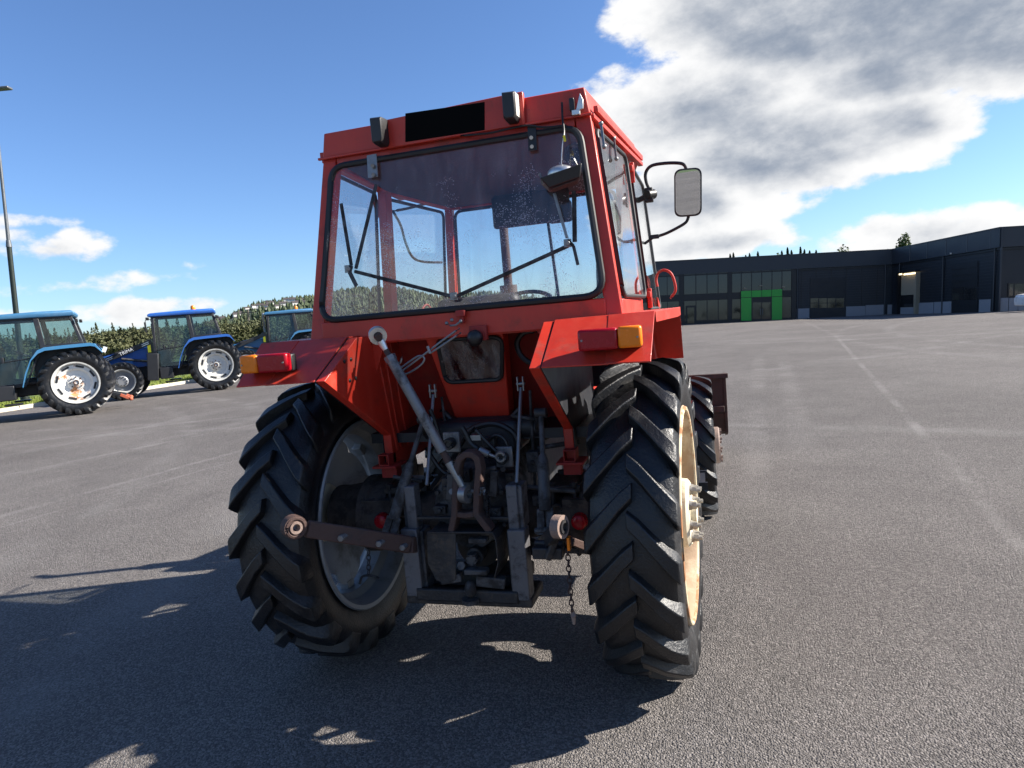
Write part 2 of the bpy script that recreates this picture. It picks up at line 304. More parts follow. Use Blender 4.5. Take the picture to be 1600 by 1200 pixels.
# ------------------------------------------------------------------ mesh helpers
class MB:
    def __init__(s): s.v = []; s.f = []
    def add(s, vs, fs):
        k = len(s.v); s.v += [tuple(p) for p in vs]; s.f += [tuple(i+k for i in f) for f in fs]; return s
    def box(s, c, d, M=None):
        c = V(c); hx, hy, hz = d[0]/2, d[1]/2, d[2]/2; vs = []
        for z in (-hz, hz):
            for (x, y) in ((-hx, -hy), (hx, -hy), (hx, hy), (-hx, hy)):
                p = V((x, y, z)); vs.append(c + (M @ p if M else p))
        return s.add(vs, [(3, 2, 1, 0), (4, 5, 6, 7), (0, 1, 5, 4), (1, 2, 6, 5), (2, 3, 7, 6), (3, 0, 4, 7)])
    def sweep(s, pts, w, h, n_dir=(0, 1, 0)):
        """a flat bar of width w bent along pts in a plane, h deep along n_dir"""
        pts = [V(p) for p in pts]; nd = V(n_dir).normalized(); m = len(pts); vs = []
        for i, p in enumerate(pts):
            d = (pts[min(i+1, m-1)]-pts[max(i-1, 0)]).normalized(); a = d.cross(nd).normalized()
            vs += [p-a*w/2-nd*h/2, p+a*w/2-nd*h/2, p+a*w/2+nd*h/2, p-a*w/2+nd*h/2]
        fs = [(0, 1, 2, 3), (4*m-1, 4*m-2, 4*m-3, 4*m-4)]
        for j in range(m-1): fs += [(4*j+i, 4*j+(i+1) % 4, 4*j+4+(i+1) % 4, 4*j+4+i) for i in range(4)]
        return s.add(vs, fs)
    def frame(s, d, up=(0, 0, 1)):
        d = V(d).normalized(); up = V(up)
        if abs(d.dot(up.normalized())) > .98: up = V((0, 1, 0))
        a = d.cross(up).normalized(); b = a.cross(d).normalized(); return a, b
    def beam(s, p0, p1, w, h, up=(0, 0, 1), w1=None, h1=None):
        p0, p1 = V(p0), V(p1); a, b = s.frame(p1-p0, up); w1 = w1 or w; h1 = h1 or h; vs = []
        for p, ww, hh in ((p0, w, h), (p1, w1, h1)):
            vs += [p-a*ww/2-b*hh/2, p+a*ww/2-b*hh/2, p+a*ww/2+b*hh/2, p-a*ww/2+b*hh/2]
        return s.add(vs, [(0, 1, 2, 3), (7, 6, 5, 4), (0, 4, 5, 1), (1, 5, 6, 2), (2, 6, 7, 3), (3, 7, 4, 0)])
    def cyl(s, p0, p1, r0, r1=None, n=16, cap=True):
        p0, p1 = V(p0), V(p1); r1 = r0 if r1 is None else r1; a, b = s.frame(p1-p0); vs = []
        for p, r in ((p0, r0), (p1, r1)):
            for i in range(n):
                t = 2*math.pi*i/n; vs.append(p + a*(r*math.cos(t)) + b*(r*math.sin(t)))
        fs = [(i, n+i, n+(i+1) % n, (i+1) % n) for i in range(n)]
        if cap: fs += [tuple(range(n)), tuple(reversed(range(n, 2*n)))]
        return s.add(vs, fs)
    def tube(s, pts, r, n=8, closed=False, cap=True):
        pts = [V(p) for p in pts]; m = len(pts); vs = []; prev = None
        rs = r if isinstance(r, (list, tuple)) else [r]*m
        for i, p in enumerate(pts):
            d = (pts[(i+1) % m]-pts[i-1]) if closed else (pts[min(i+1, m-1)]-pts[max(i-1, 0)])
            d.normalize()
            if prev is None: a, b = s.frame(d)
            else:
                a = prev - d*prev.dot(d)
                a = a.normalized() if a.length > 1e-5 else s.frame(d)[0]
                b = d.cross(a)
            prev = a
            for k in range(n):
                t = 2*math.pi*k/n; vs.append(p + a*(rs[i]*math.cos(t)) + b*(rs[i]*math.sin(t)))
        fs = []
        for i in range(m if closed else m-1):
            j = (i+1) % m
            fs += [(i*n+k, i*n+(k+1) % n, j*n+(k+1) % n, j*n+k) for k in range(n)]
        if cap and not closed: fs += [tuple(reversed(range(n))), tuple(range((m-1)*n, m*n))]
        return s.add(vs, fs)
    def lathe(s, prof, c, axis='x', n=40, closed=False, sgn=1):
        """prof: (along, radius) pairs turned about an axis through c"""
        c = V(c); vs = []; m = len(prof)
        for (a, r) in prof:
            for k in range(n):
                t = 2*math.pi*k/n; q = (r*math.cos(t), r*math.sin(t)); a_ = a*sgn
                vs.append(c + (V((a_, q[0], q[1])) if axis == 'x' else V((q[0], a_, q[1])) if axis == 'y' else V((q[0], q[1], a_))))
        fs = []
        for i in range(m if closed else m-1):
            j = (i+1) % m
            fs += [(i*n+k, i*n+(k+1) % n, j*n+(k+1) % n, j*n+k) for k in range(n)]
        return s.add(vs, fs)
    def plate(s, pts, th, nrm=None):
        """a polygon given the thickness th along its normal"""
        pts = [V(p) for p in pts]; n = len(pts)
        if nrm is None:
            nrm = V((0, 0, 0))
            for i in range(n): nrm += pts[i].cross(pts[(i+1) % n])
        nrm = V(nrm).normalized(); h = nrm*th
        vs = pts + [p-h for p in pts]
        return s.add(vs, [tuple(range(n)), tuple(reversed(range(n, 2*n)))] + [(i, n+i, n+(i+1) % n, (i+1) % n) for i in range(n)])
    def ball(s, c, r, sc=(1, 1, 1), n=16, m=10):
        c = V(c); vs = [c+V((0, 0, r*sc[2]))]
        for i in range(1, m):
            a = math.pi*i/m
            for k in range(n):
                t = 2*math.pi*k/n; vs.append(c+V((r*sc[0]*math.sin(a)*math.cos(t), r*sc[1]*math.sin(a)*math.sin(t), r*sc[2]*math.cos(a))))
        vs.append(c-V((0, 0, r*sc[2]))); L = len(vs)-1
        fs = [(0, 1+k, 1+(k+1) % n) for k in range(n)]
        for i in range(m-2): fs += [(1+i*n+k, 1+(i+1)*n+k, 1+(i+1)*n+(k+1) % n, 1+i*n+(k+1) % n) for k in range(n)]
        fs += [(L, 1+(m-2)*n+(k+1) % n, 1+(m-2)*n+k) for k in range(n)]
        return s.add(vs, fs)
    def ring(s, c, axis, R_, r, n=20, k=8):
        a, b = s.frame(axis); c = V(c)
        return s.tube([c+a*(R_*math.cos(2*math.pi*i/n))+b*(R_*math.sin(2*math.pi*i/n)) for i in range(n)], r, k, closed=True)
    def mesh(s, name, m, smooth=True, ang=35):
        me = bpy.data.meshes.new(name); me.from_pydata(s.v, [], s.f)
        bm = bmesh.new(); bm.from_mesh(me); bmesh.ops.recalc_face_normals(bm, faces=bm.faces); bm.to_mesh(me); bm.free()
        me.materials.append(MAT[m])
        if smooth:
            me.polygons.foreach_set('use_smooth', [True]*len(me.polygons)); me.set_sharp_from_angle(angle=R(ang))
        return me
    def build(s, name, m, parent=None, bevel=0, smooth=True, ang=35, label=None):
        me = s.mesh(name, m, smooth, ang); o = bpy.data.objects.new(name, me); COL.objects.link(o)
        if parent: o.parent = parent
        if bevel:
            b = o.modifiers.new('bevel', 'BEVEL'); b.width = bevel; b.segments = 2; b.limit_method = 'ANGLE'; b.angle_limit = R(40)
        if label: o['label'] = label
        return o
def link(name, me, parent=None):
    o = bpy.data.objects.new(name, me); COL.objects.link(o); o.parent = parent; return o
def empty(name, loc=(0, 0, 0), parent=None):
    o = bpy.data.objects.new(name, None); COL.objects.link(o); o.location = loc; o.parent = parent; o.empty_display_size = .1; return o
def tag(o, label=None, cat=None, group=None, kind=None):
    if label: o['label'] = label
    if cat: o['category'] = cat
    if group: o['group'] = group
    if kind: o['kind'] = kind
    return o
def rrect(corners, rad, n=6):
    """a 3D polygon (corner list) with rounded corners"""
    out = []; c = [V(p) for p in corners]; m = len(c)
    for i in range(m):
        p, a, b = c[i], (c[i-1]-c[i]).normalized(), (c[(i+1) % m]-c[i]).normalized()
        ang = a.angle(b); L = rad/math.tan(ang/2)
        s0, s1 = p+a*L, p+b*L
        for k in range(n+1):
            t = k/n; out.append(s0*(1-t)**2 + p*2*t*(1-t) + s1*t**2)
    return out
def smooth_path(pts, n=6):
    """Catmull-Rom through the points"""
    pts = [V(p) for p in pts]; q = [pts[0]*2-pts[1]] + pts + [pts[-1]*2-pts[-2]]; out = []
    for i in range(1, len(q)-2):
        for k in range(n):
            t = k/n; a, b, c, d = q[i-1], q[i], q[i+1], q[i+2]
            out.append(.5*((2*b)+(c-a)*t+(2*a-5*b+4*c-d)*t*t+(3*b-a-3*c+d)*t**3))
    return out+[pts[-1]]

# ------------------------------------------------------------------ ground
def sstep(x, a, b): t = min(1, max(0, (x-a)/(b-a))); return t*t*(3-2*t)
def G(x, y): return -.03*min(max(x, 0), 40)*sstep(y, 20, 65) if y > 0 else 0.0
def sheet(name, xs, ys, dz, m, zf=G):
    b = MB(); nx, ny = len(xs), len(ys)
    b.add([(x, y, zf(x, y)+dz) for y in ys for x in xs], [(j*nx+i, j*nx+i+1, (j+1)*nx+i+1, (j+1)*nx+i) for j in range(ny-1) for i in range(nx-1)])
    return tag(b.build(name, m), kind='structure')
KX = -22.3
def lin(a, b, n): return [a+(b-a)*i/n for i in range(n+1)]
sheet('asphalt_yard', lin(KX, 0, 10)+lin(2, 90, 44), lin(-90, 0, 4)+lin(2, 80, 39), 0.0, 'asphalt')
sheet('ground', [-4000, -1500, -500, -200, -90, -40, 0, 10, 20, 40, 95, 300, 1200, 4000], [-4000, -1200, -300, -92, 0, 20, 35, 45, 55, 65, 85, 200, 600, 1500, 4500], -.12, 'field')
sheet('grass_verge', lin(-48, KX-.16, 8), lin(-90, 90, 30), .09, 'soil_verge', lambda x, y: .03*math.sin(x*1.3+y*.7) if x < -24 else 0)
kerb = tag(MB().box((KX-.08, 0, -.02), (.14, 180, .18)).build('kerb', 'kerb_stone'), kind='structure')
ks = MB().box((0, 0, 0), (.15, .97, .14)).mesh('kerb_stone', 'kerb_stone')
for i in range(44):
    k = link('kerb_stone', ks, kerb); k.location = (KX-.08+random.uniform(-.006, .006), -4+i+random.uniform(-.01, .01), .065+random.uniform(-.004, .004))
gb = MB()
for i in range(26000):
    y = random.uniform(2, 42); x = KX-.18-abs(random.gauss(0, 2.2)); h = random.uniform(.05, .17); a = random.uniform(0, 6.28); w = .018
    lean = V((random.uniform(-.06, .06), random.uniform(-.06, .06), h)); p = V((x, y, .09)); q = V((math.cos(a)*w, math.sin(a)*w, 0))
    gb.add([p-q, p+q, p+lean], [(0, 1, 2)])
tag(gb.build('verge_grass', 'grass_blade', smooth=False), 'uneven sunlit grass growing behind the pale kerb stones', 'grass', kind='stuff')
# ------------------------------------------------------------------ wheels
def tyre_mesh(name, Rr, w, rim, nl, m='rubber', lug_h=None):
    """agricultural tyre about the X axis: carcass turned on a lathe, chevron lugs standing proud of it"""
    h = w/2; k = lambda q: rim+(Rr-rim)*q
    half = [(0, .84), (.45, .83), (.75, .79), (.9, .71), (.985, .58), (1.0, .45), (.97, .30), (.88, .14), (.80, .03), (.76, -.03)]
    prof = [(-x*h, k(q)) for x, q in reversed(half)] + [(x*h, k(q)) for x, q in half[1:]]
    b = MB().lathe(prof, (0, 0, 0), 'x', 72)
    out = [(-.06, 1.0, .0), (.2, 1.0, .2), (.45, .995, .46), (.7, .975, .74), (.9, .945, .97), (1.0, .90, 1.08), (1.035, .80, 1.13), (1.035, .66, 1.17), (1.012, .52, 1.2)]
    base = [(-.06, .80), (.2, .80), (.45, .79), (.7, .76), (.9, .68), (.95, .62), (.96, .58), (.97, .53), (.985, .50)]
    D = .33*.745/Rr*(w/.40)
    for sd in (-1, 1):
        for i in range(nl):
            th0 = 2*math.pi*(i+(0 if sd > 0 else .5))/nl
            vs = []; lw = random.uniform(0, .03); th0 += random.uniform(-.006, .006)
            for j, ((xo, qo, s_), (xb, qb)) in enumerate(zip(out, base)):
                th = th0+D*s_*(1-.12*s_); hw = (.030+.014*min(1, j/4))*(Rr/.745)/Rr; hb = hw*1.5
                jit = 1+random.uniform(-.012, .008)-lw
                for (xx, qq, dt) in ((xb, qb, -hb), (xo, qo*jit, -hw), (xo, qo*jit, hw), (xb, qb, hb)):
                    r = k(qq); vs.append((sd*xx*h, r*math.cos(th+dt), r*math.sin(th+dt)))
            n = len(out); fs = [(0, 1, 2, 3), (4*n-1, 4*n-2, 4*n-3, 4*n-4)]
            for j in range(n-1):
                a, c = 4*j, 4*j+4
                fs += [(a, c, c+1, a+1), (a+1, c+1, c+2, a+2), (a+2, c+2, c+3, a+3)]
            b.add(vs, fs)
    return b.mesh(name, m, True, 28)

# ------------------------------------------------------------------ the red tractor
T = tag(empty('red_tractor'), 'worn red tractor with a square cab seen from behind, front loader and rear hitch', 'tractor')
RED, REDD, GS = 'red_paint', 'red_paint_dull', 'greasy_steel'
ZB, ZT = 1.714, 2.611
def yr(z): return -.244+(z-ZB)*.167          # the leaning plane of the cab's rear
def xr(z): return .785+(z-ZB)/(ZT-ZB)*(.681-.785)
RPL = ((0, 1, -.167), (0, -.244, ZB))
def RP(u, v, off=0.0): return P(u, v, plane=((0, 1, -.167), (0, -.244-off, ZB)))
Bx, By = (.82, .752), .66                     # B pillar half width at floor / roof level, and its place along the cab
Ax, Ay = (.72, .655), 1.52

# rear wheels
WX, WR, WW, WRIM = .845, .745, .36, .494
ty = tyre_mesh('rear_tyre', WR, WW, WRIM, 20)
bolt = MB().cyl((0, 0, 0), (.012, 0, 0), .024, .022, 12).cyl((.01, 0, 0), (.034, 0, 0), .019, .018, 6).cyl((.03, 0, 0), (.050, 0, 0), .011, .010, 10).mesh('wheel_nut', 'nut_steel', True, 30)
def lobed_disc(r_hub, r_in, r_out, x0, x1, lobes=8, n=96, th=.012):
    b = MB(); rows = []
    prof = [(r_hub, x1), (r_hub+.05, x1), (r_hub+.085, x1-.018), (.30, x0+.035), (None, x0)]
    for sgn in (0, -th):
        for (r, x) in prof:
            for k in range(n):
                a = 2*math.pi*k/n
                rr = r if r else r_in+(r_out-r_in)*max(0, math.cos(lobes/2*a*1.0))**.55 if r is None else r
                rows.append((x+sgn, rr*math.cos(a), rr*math.sin(a)))
    m = len(prof); fs = []
    for l in range(2):
        for i in range(m-1):
            o = (l*m+i)*n
            fs += [(o+k, o+(k+1) % n, o+n+(k+1) % n, o+n+k) for k in range(n)]
    o = (m-1)*n; o2 = (2*m-1)*n
    fs += [(o+k, o+(k+1) % n, o2+(k+1) % n, o2+k) for k in range(n)]
    fs += [(k, m*n+k, m*n+(k+1) % n, (k+1) % n) for k in range(n)]
    return b.add(rows, fs)
for sd in (1, -1):
    wh = empty('rear_wheel', (sd*WX-.008*(sd > 0), 0, WR), T); wh.rotation_euler.z = R(-2.8) if sd > 0 else 0
    wh['label'] = 'cream dished rear wheel with wheel nuts towards the open yard' if sd > 0 else 'rear wheel behind the swung out lower link, its inner side showing'
    o = link('tyre', ty, wh); o.rotation_euler.x = .06 if sd > 0 else .13
    bv = o.modifiers.new('bevel', 'BEVEL'); bv.width = .009; bv.segments = 2; bv.limit_method = 'ANGLE'; bv.angle_limit = R(38)
    rim_p = [(-.175, .500), (-.185, .512), (-.195, .505), (-.19, .485), (-.15, .468), (-.09, .462), (-.05, .430), (.05, .430), (.09, .462), (.15, .468), (.19, .485), (.195, .505), (.185, .512), (.175, .500),
             (.17, .482), (.11, .474), (.06, .442), (-.06, .442), (-.11, .474), (-.17, .482)]
    rim_p = [(x*.88, r) for x, r in rim_p]
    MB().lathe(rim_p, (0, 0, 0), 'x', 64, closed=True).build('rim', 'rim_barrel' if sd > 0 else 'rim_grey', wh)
    MB().ring((sd*.168, 0, 0), (1, 0, 0), .497, .011, 64, 8).build('rim_flange', 'cream_rim', wh)
    dsc = lobed_disc(.09, .335, .405, .02, .135)
    dsc.v = [(sd*x, y, z) for x, y, z in dsc.v]
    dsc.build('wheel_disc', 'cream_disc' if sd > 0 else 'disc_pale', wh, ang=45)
    for i in range(8):
        a = math.pi/4*i; q = V((sd*.03, .418*math.cos(a), .418*math.sin(a)))
        M = Matrix.Rotation(a, 3, 'X'); MB().box(q, (.05, .055, .07), M).cyl(q, q+V((sd*.05, 0, 0)), .014, .014, 6).build('rim_clamp', 'cream_rim' if sd > 0 else 'rim_grey', wh, bevel=.005)
    MB().lathe([(.10, .02), (.10, .155), (.12, .165), (.165, .16), (.178, .145), (.178, .06), (.205, .055), (.205, .0)], (0, 0, 0), 'x', 40, sgn=sd).build('hub', 'cream_disc', wh)
    for i in range(8):
        a = math.pi/4*i+.2; n_ = link('wheel_nut', bolt, wh); n_.location = (sd*.178, .118*math.cos(a), .118*math.sin(a)); n_.scale = (sd, 1, 1)
# front wheels
FWX, FWY, FR = 1.0, 2.38, .57
tyf = tyre_mesh('front_tyre', FR, .32, .36, 18)
for sd in (1, -1):
    wh = empty('front_wheel', (sd*FWX, FWY, FR), T)
    wh['label'] = 'front wheel with a pale rim and stout brown hub' if sd > 0 else 'front wheel on the far side'
    link('tyre', tyf, wh)
    rp = [(-.14, .365), (-.15, .375), (-.145, .35), (-.08, .335), (0, .315), (.08, .335), (.145, .35), (.15, .375), (.14, .365), (.10, .345), (0, .325), (-.10, .345)]
    MB().lathe(rp, (0, 0, 0), 'x', 48, closed=True).build('rim', 'white_rim', wh)
    MB().lathe([(.03, .33), (.06, .30), (.075, .15), (.06, .14), (.045, .15), (.045, .31)], (0, 0, 0), 'x', 48, closed=True, sgn=sd).build('wheel_disc', 'white_rim', wh)
    MB().lathe([(.0, .14), (.16, .142), (.165, .148), (.195, .148), (.205, .14), (.205, .11), (.19, .10), (.19, .0)], (0, 0, 0), 'x', 32, sgn=sd).build('hub', 'hub_brown', wh)
    hb = MB()
    for i in range(10):
        a = 2*math.pi*i/10; hb.cyl((sd*.2, .125*math.cos(a), .125*math.sin(a)), (sd*.222, .125*math.cos(a), .125*math.sin(a)), .012, n=6)
    hb.build('hub_bolts', 'hub_brown', wh)

# chassis, axle, engine
b = MB().lathe([(-.10, .0), (-.10, .12), (-.08, .185), (-.02, .205), (.10, .215), (.30, .20), (.62, .19), (.62, 0)], (0.02, -.22, .86), 'y', 36)
b.lathe([(-.03, 0), (-.03, .13), (.05, .13), (.05, .0)], (0.02, -.30, .80), 'y', 28)
for i in range(14):
    a = 2*math.pi*i/14; b.cyl((.02+.178*math.cos(a), -.325, .86+.178*math.sin(a)), (.02+.178*math.cos(a), -.28, .86+.178*math.sin(a)), .011, n=6)
b.build('gearbox', 'grey_cast', T)
for sd in (1, -1):
    ax = MB().lathe([(.12, .15), (.30, .115), (.44, .105), (.46, .15), (.50, .15), (.51, .185), (.60, .19), (.61, .205), (.66, .205), (.67, .17), (.80, .15), (.86, .15)], (0, 0, .745), 'x', 32, sgn=sd)
    for i in range(12):
        a = 2*math.pi*i/12; ax.cyl((sd*.49, .168*math.cos(a), .745+.168*math.sin(a)), (sd*.525, .168*math.cos(a), .745+.168*math.sin(a)), .013, n=6)
    ax.build('axle_housing', 'axle_dirt', T)
    ub = MB().box((sd*.43, -.01, .90), (.17, .26, .035)).box((sd*.43, -.01, .595), (.17, .26, .03))
    for x in (.375, .485):
        for y in (-.13, .11): ub.cyl((sd*x, y, .57), (sd*x, y, .93), .012, n=8).cyl((sd*x, y, .905), (sd*x, y, .935), .02, n=6)
    ub.build('axle_clamp', GS, T, bevel=.004)
    lugs = MB()
    for (x, z, r) in ((.40, .80, .027), (.36, .66, .024), (.52, .66, .026), (.54, .83, .03), (.58, .70, .026)): lugs.ring((sd*x, -.165, z), (0, 1, 0), r, .010, 14, 6).cyl((sd*x, -.16, z), (sd*x, -.06, z), r, n=12)
    lugs.box((sd*.53, -.13, .75), (.20, .10, .22)).build('axle_boss', 'axle_dirt', T, bevel=.012)
    rf = MB().cyl((sd*.511, -.215, .761), (sd*.511, -.175, .761), .036, .040, 20).ball((sd*.511, -.215, .761), .036, (1, .35, 1), 18, 8)
    rf.build('reflector', 'red_lens', T)
MB().box((0, 1.25, .82), (.42, 1.7, .50)).box((0, 2.4, .78), (.44, 1.2, .45)).box((0, .9, 1.08), (.5, .9, .12)).build('engine_block', 'dark_chassis', T, bevel=.03)
MB().cyl((-.85, FWY, FR), (.85, FWY, FR), .075, n=14).box((0, FWY, FR+.02), (.5, .2, .22)).build('front_axle', GS, T)
b = MB()
b.plate([(-.30, 1.62, 1.62), (-.30, 3.15, 1.52), (-.28, 3.25, 1.0), (-.30, 1.62, 1.0)], .6, (-1, 0, 0)); b.build('bonnet', RED, T, bevel=.05)
MB().box((0, 3.26, 1.25), (.5, .03, .42)).build('grille', 'black_plastic', T)
MB().cyl((-.36, 2.0, 1.4), (-.36, 2.0, 2.5), .035, .035, 14).cyl((-.36, 2.0, 1.55), (-.36, 2.0, 2.0), .07, .07, 16).cyl((-.36, 2.0, 2.48), (-.36, 2.06, 2.58), .035, .033, 14).build('exhaust', 'rust_steel', T)
# loader
for sd in (1, -1):
    MB().beam((sd*.52, 1.78, .6), (sd*.52, 1.78, 1.62), .10, .14, (0, 1, 0)).beam((sd*.42, 1.8, .7), (sd*.30, 1.8, .7), .12, .2).build('loader_mast', RED, T, bevel=.008)
    MB().beam((sd*.60, 1.72, 1.60), (sd*.60, 2.85, 1.42), .07, .13).beam((sd*.60, 2.80, 1.46), (sd*.60, 3.80, .55), .07, .13).build('loader_arm', RED, T, bevel=.008)
    MB().cyl((sd*.60, 1.80, .85), (sd*.60, 2.55, 1.15), .035, n=12).cyl((sd*.60, 2.5, 1.13), (sd*.60, 2.9, 1.32), .02, n=10).build('loader_cylinder', GS, T)
MB().cyl((-.6, 3.2, 1.08), (.6, 3.2, 1.08), .045, n=12).build('loader_crossbar', RED, T)
bk = MB(); yb = 4.0
sec = [(yb-.02, .98), (yb, .55), (yb+.08, .36), (yb+.25, .30), (yb+.95, .30)]
for (a, c) in zip(sec, sec[1:]): bk.plate([(-1.33, a[0], a[1]), (1.33, a[0], a[1]), (1.33, c[0], c[1]), (-1.33, c[0], c[1])], .016, (0, -1, -.6))
for sd in (1, -1): bk.plate([(sd*1.33, yb-.03, .99), (sd*1.33, yb+.06, .99), (sd*1.33, yb+.97, .34), (sd*1.33, yb+.97, .29), (sd*1.33, yb+.25, .29), (sd*1.33, yb+.06, .35), (sd*1.33, yb-.02, .56)], .03, (1, 0, 0))
bk.box((0, yb-.03, .965), (2.7, .05, .05)); bk.box((0, yb-.03, .62), (2.6, .04, .06))
bk.build('loader_bucket', 'bucket_brown', T, bevel=.004)
# step with slotted tread, right and left
for sd in (1, -1):
    st = MB()
    for i in range(4): st.box((sd*(.80+.085*i), 1.15, .60), (.052, .30, .03))
    st.box((sd*.93, 1.0, .60), (.33, .02, .05)).box((sd*.93, 1.30, .60), (.33, .02, .05))
    st.beam((sd*.76, 1.0, .60), (sd*.45, 1.0, .95), .04, .03).beam((sd*.76, 1.30, .60), (sd*.45, 1.30, .95), .04, .03)
    st.build('step', 'dark_chassis', T)

# cab frame
fr = MB()
for s in (1, -1):
    fr.beam((s*(xr(ZB)-.036), yr(ZB)+.03, ZB-.05), (s*(xr(ZT)-.036), yr(ZT)+.03, ZT), .072, .062, (0, 1, 0))
    fr.beam((s*(Bx[0]-.03), By, 1.2), (s*(Bx[1]-.03), By, ZT), .055, .085, (0, 1, 0))
    fr.beam((s*(Ax[0]-.03), Ay, 1.15), (s*(Ax[1]-.03), Ay, ZT), .055, .06, (0, 1, 0))
    fr.beam((s*(xr(ZB)-.034), yr(ZB)+.062, 1.735), (s*(Bx[0]-.045), By-.043, 1.735), .055, .085)
    fr.beam((s*(Bx[0]-.05), By+.043, 1.25), (s*(Ax[0]-.03), Ay-.03, 1.25), .05, .08)
    fr.beam((s*(xr(ZT)-.034), yr(ZT)+.062, 2.585), (s*(Bx[1]-.034), By-.043, 2.585), .05, .048)
    fr.beam((s*(Bx[1]-.034), By+.043, 2.585), (s*(Ax[1]-.034), Ay-.03, 2.585), .05, .048)
fr.beam((-(xr(2.59)-.075), yr(2.59)+.03, 2.590), (xr(2.59)-.075, yr(2.59)+.03, 2.590), .058, .044, (0, 0, 1))
fr.beam((-(xr(1.725)-.074), yr(1.725)+.03, 1.727), (xr(1.725)-.074, yr(1.725)+.03, 1.727), .058, .118, (0, 0, 1))
fr.beam((-.60, Ay, 2.585), (.60, Ay, 2.585), .05, .05).beam((-.66, Ay, 1.62), (.66, Ay, 1.62), .05, .08)
fr.build('cab_frame', RED, T, bevel=.005)
# roof
roof_plan = [(-.672, -.105), (.672, -.105), (.785, 1.09), (.69, 1.64), (-.69, 1.64), (-.785, 1.09)]
rb = MB()
zt = 2.732; n = 6
low = [(x*1.012, y, ZT+.002) for x, y in roof_plan]; top = [(x*.985, y+(.006 if y < 0 else -.006), zt) for x, y in roof_plan]
rb.add(low+top+[(0, .7, zt+.05)], [tuple(reversed(range(n)))]+[(i, (i+1) % n, n+(i+1) % n, n+i) for i in range(n)]+[(n+i, n+(i+1) % n, 2*n) for i in range(n)])
roof = rb.build('roof', RED, T, bevel=.006)
dr = MB()
for s in (1, -1):
    dr.beam((s*.682, -.085, ZT-.006), (s*.805, 1.09, ZT-.006), .030, .022).beam((s*.703, -.07, ZT+.026), (s*.812, 1.07, ZT+.026), .022, .03)
dr.beam((-.70, -.112, ZT-.004), (.69, -.112, ZT-.004), .016, .012)
dr.build('drip_rail', RED, roof, bevel=.003)
MB().plate([(-.315, -.128, 2.60), (.385, -.128, 2.605), (.385, -.128, 2.752), (-.315, -.128, 2.735)], .03, (0, -1, 0)).build('lamp_panel', RED, roof, bevel=.004)
# plain black stand-in plate; what the roof panel really carries is unknown
p_ = [RP(u, v, .02) for u, v in ((634, 222), (758, 203), (758, 158), (634, 178))]
yp = -.131
MB().plate([P(u, v, y=yp) for u, v in ((633, 222), (757, 203), (757, 159), (633, 177))], .012, (0, -1, 0)).build('stand_in_plate', 'plate_black', roof, bevel=.002, label='black stand-in plate on the cab roof between two lamps')
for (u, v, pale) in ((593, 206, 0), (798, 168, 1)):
    c = P(u, v, y=-.165); L = MB()
    hw, hh = .030, .062
    ring0 = [(-hw, -hh*.8), (-hw*.6, -hh), (hw*.7, -hh), (hw, -hh*.75), (hw, hh*.95), (-hw, hh)]
    n = len(ring0); vs = []
    for (dy, sc) in ((.036, 1.05), (-.028, 1.0), (-.04, .86)):
        vs += [(c.x+x*sc, c.y+dy, c.z+z*sc) for x, z in ring0]
    L.add(vs, [tuple(range(n)), tuple(reversed(range(2*n, 3*n)))]+[(j*n+i, j*n+(i+1) % n, (j+1)*n+(i+1) % n, (j+1)*n+i) for j in range(2) for i in range(n)])
    w_ = L.build('work_lamp', 'black_plastic', roof, bevel=.003)
    if pale: MB().plate([(c.x+hw*1.08, c.y+.034, c.z-hh*.70), (c.x+hw*1.04, c.y-.026, c.z-hh*.72), (c.x+hw*1.04, c.y-.026, c.z+hh*.92), (c.x+hw*1.08, c.y+.034, c.z+hh*.95)], .004, (1, 0, 0)).build('lamp_side_panel', 'pale_lens', roof)  # pale grey panel on the right side of the right lamp only
# broken bracket at the roof corner
c = P(903, 164, y=-.135)
MB().plate([c+V((-.012, 0, -.025)), c+V((.022, 0, -.018)), c+V((.024, 0, .02)), c+V((.012, 0, .05)), c+V((.002, 0, .02))], .012, (0, -1, 0)).box(c+V((-.012, .01, -.03)), (.035, .03, .022)).build('corner_bracket', 'bright_steel', roof, bevel=.002)
MB().box(c+V((-.028, .012, .008)), (.022, .03, .055)).build('bracket_holder', 'black_plastic', roof, bevel=.003)
# headliner and floor, inner walls
MB().plate([(-.60, -.03, 2.60), (.60, -.03, 2.60), (.70, By, 2.60), (.62, 1.48, 2.60), (-.62, 1.48, 2.60), (-.70, By, 2.60)], .03, (0, 0, 1)).build('headliner', 'headliner', T)
MB().box((0, .72, 1.16), (1.2, 1.55, .05)).build('cab_floor', 'dark_chassis', T)
MB().plate([(-.66, 1.50, 1.2), (.66, 1.50, 1.2), (.66, 1.50, 1.62), (-.66, 1.50, 1.62)], .02).box((0, 1.34, 1.5), (.7, .28, .3)).build('dashboard', 'seat_vinyl', T, bevel=.02)
MB().box((.045, 1.28, 2.46), (.54, .05, .22)).box((.26, 1.20, 2.40), (.16, .05, .14)).build('sun_visor', 'seat_vinyl', T, bevel=.02)
MB().box((0, .42, 1.50), (.48, .46, .12)).beam((0, .18, 1.52), (0, .12, 1.86), .44, .10, (0, 1, 0)).box((0, .42, 1.32), (.3, .3, .26)).build('seat', 'seat_vinyl', T, bevel=.03)
MB().ring((0, 1.02, 1.80), (0, -.5, .85), .20, .014, 28, 8).cyl((0, 1.02, 1.80), (0, 1.2, 1.5), .02).beam((-.19, 1.02, 1.80), (.19, 1.02, 1.80), .02, .012).build('steering_wheel', 'black_plastic', T)
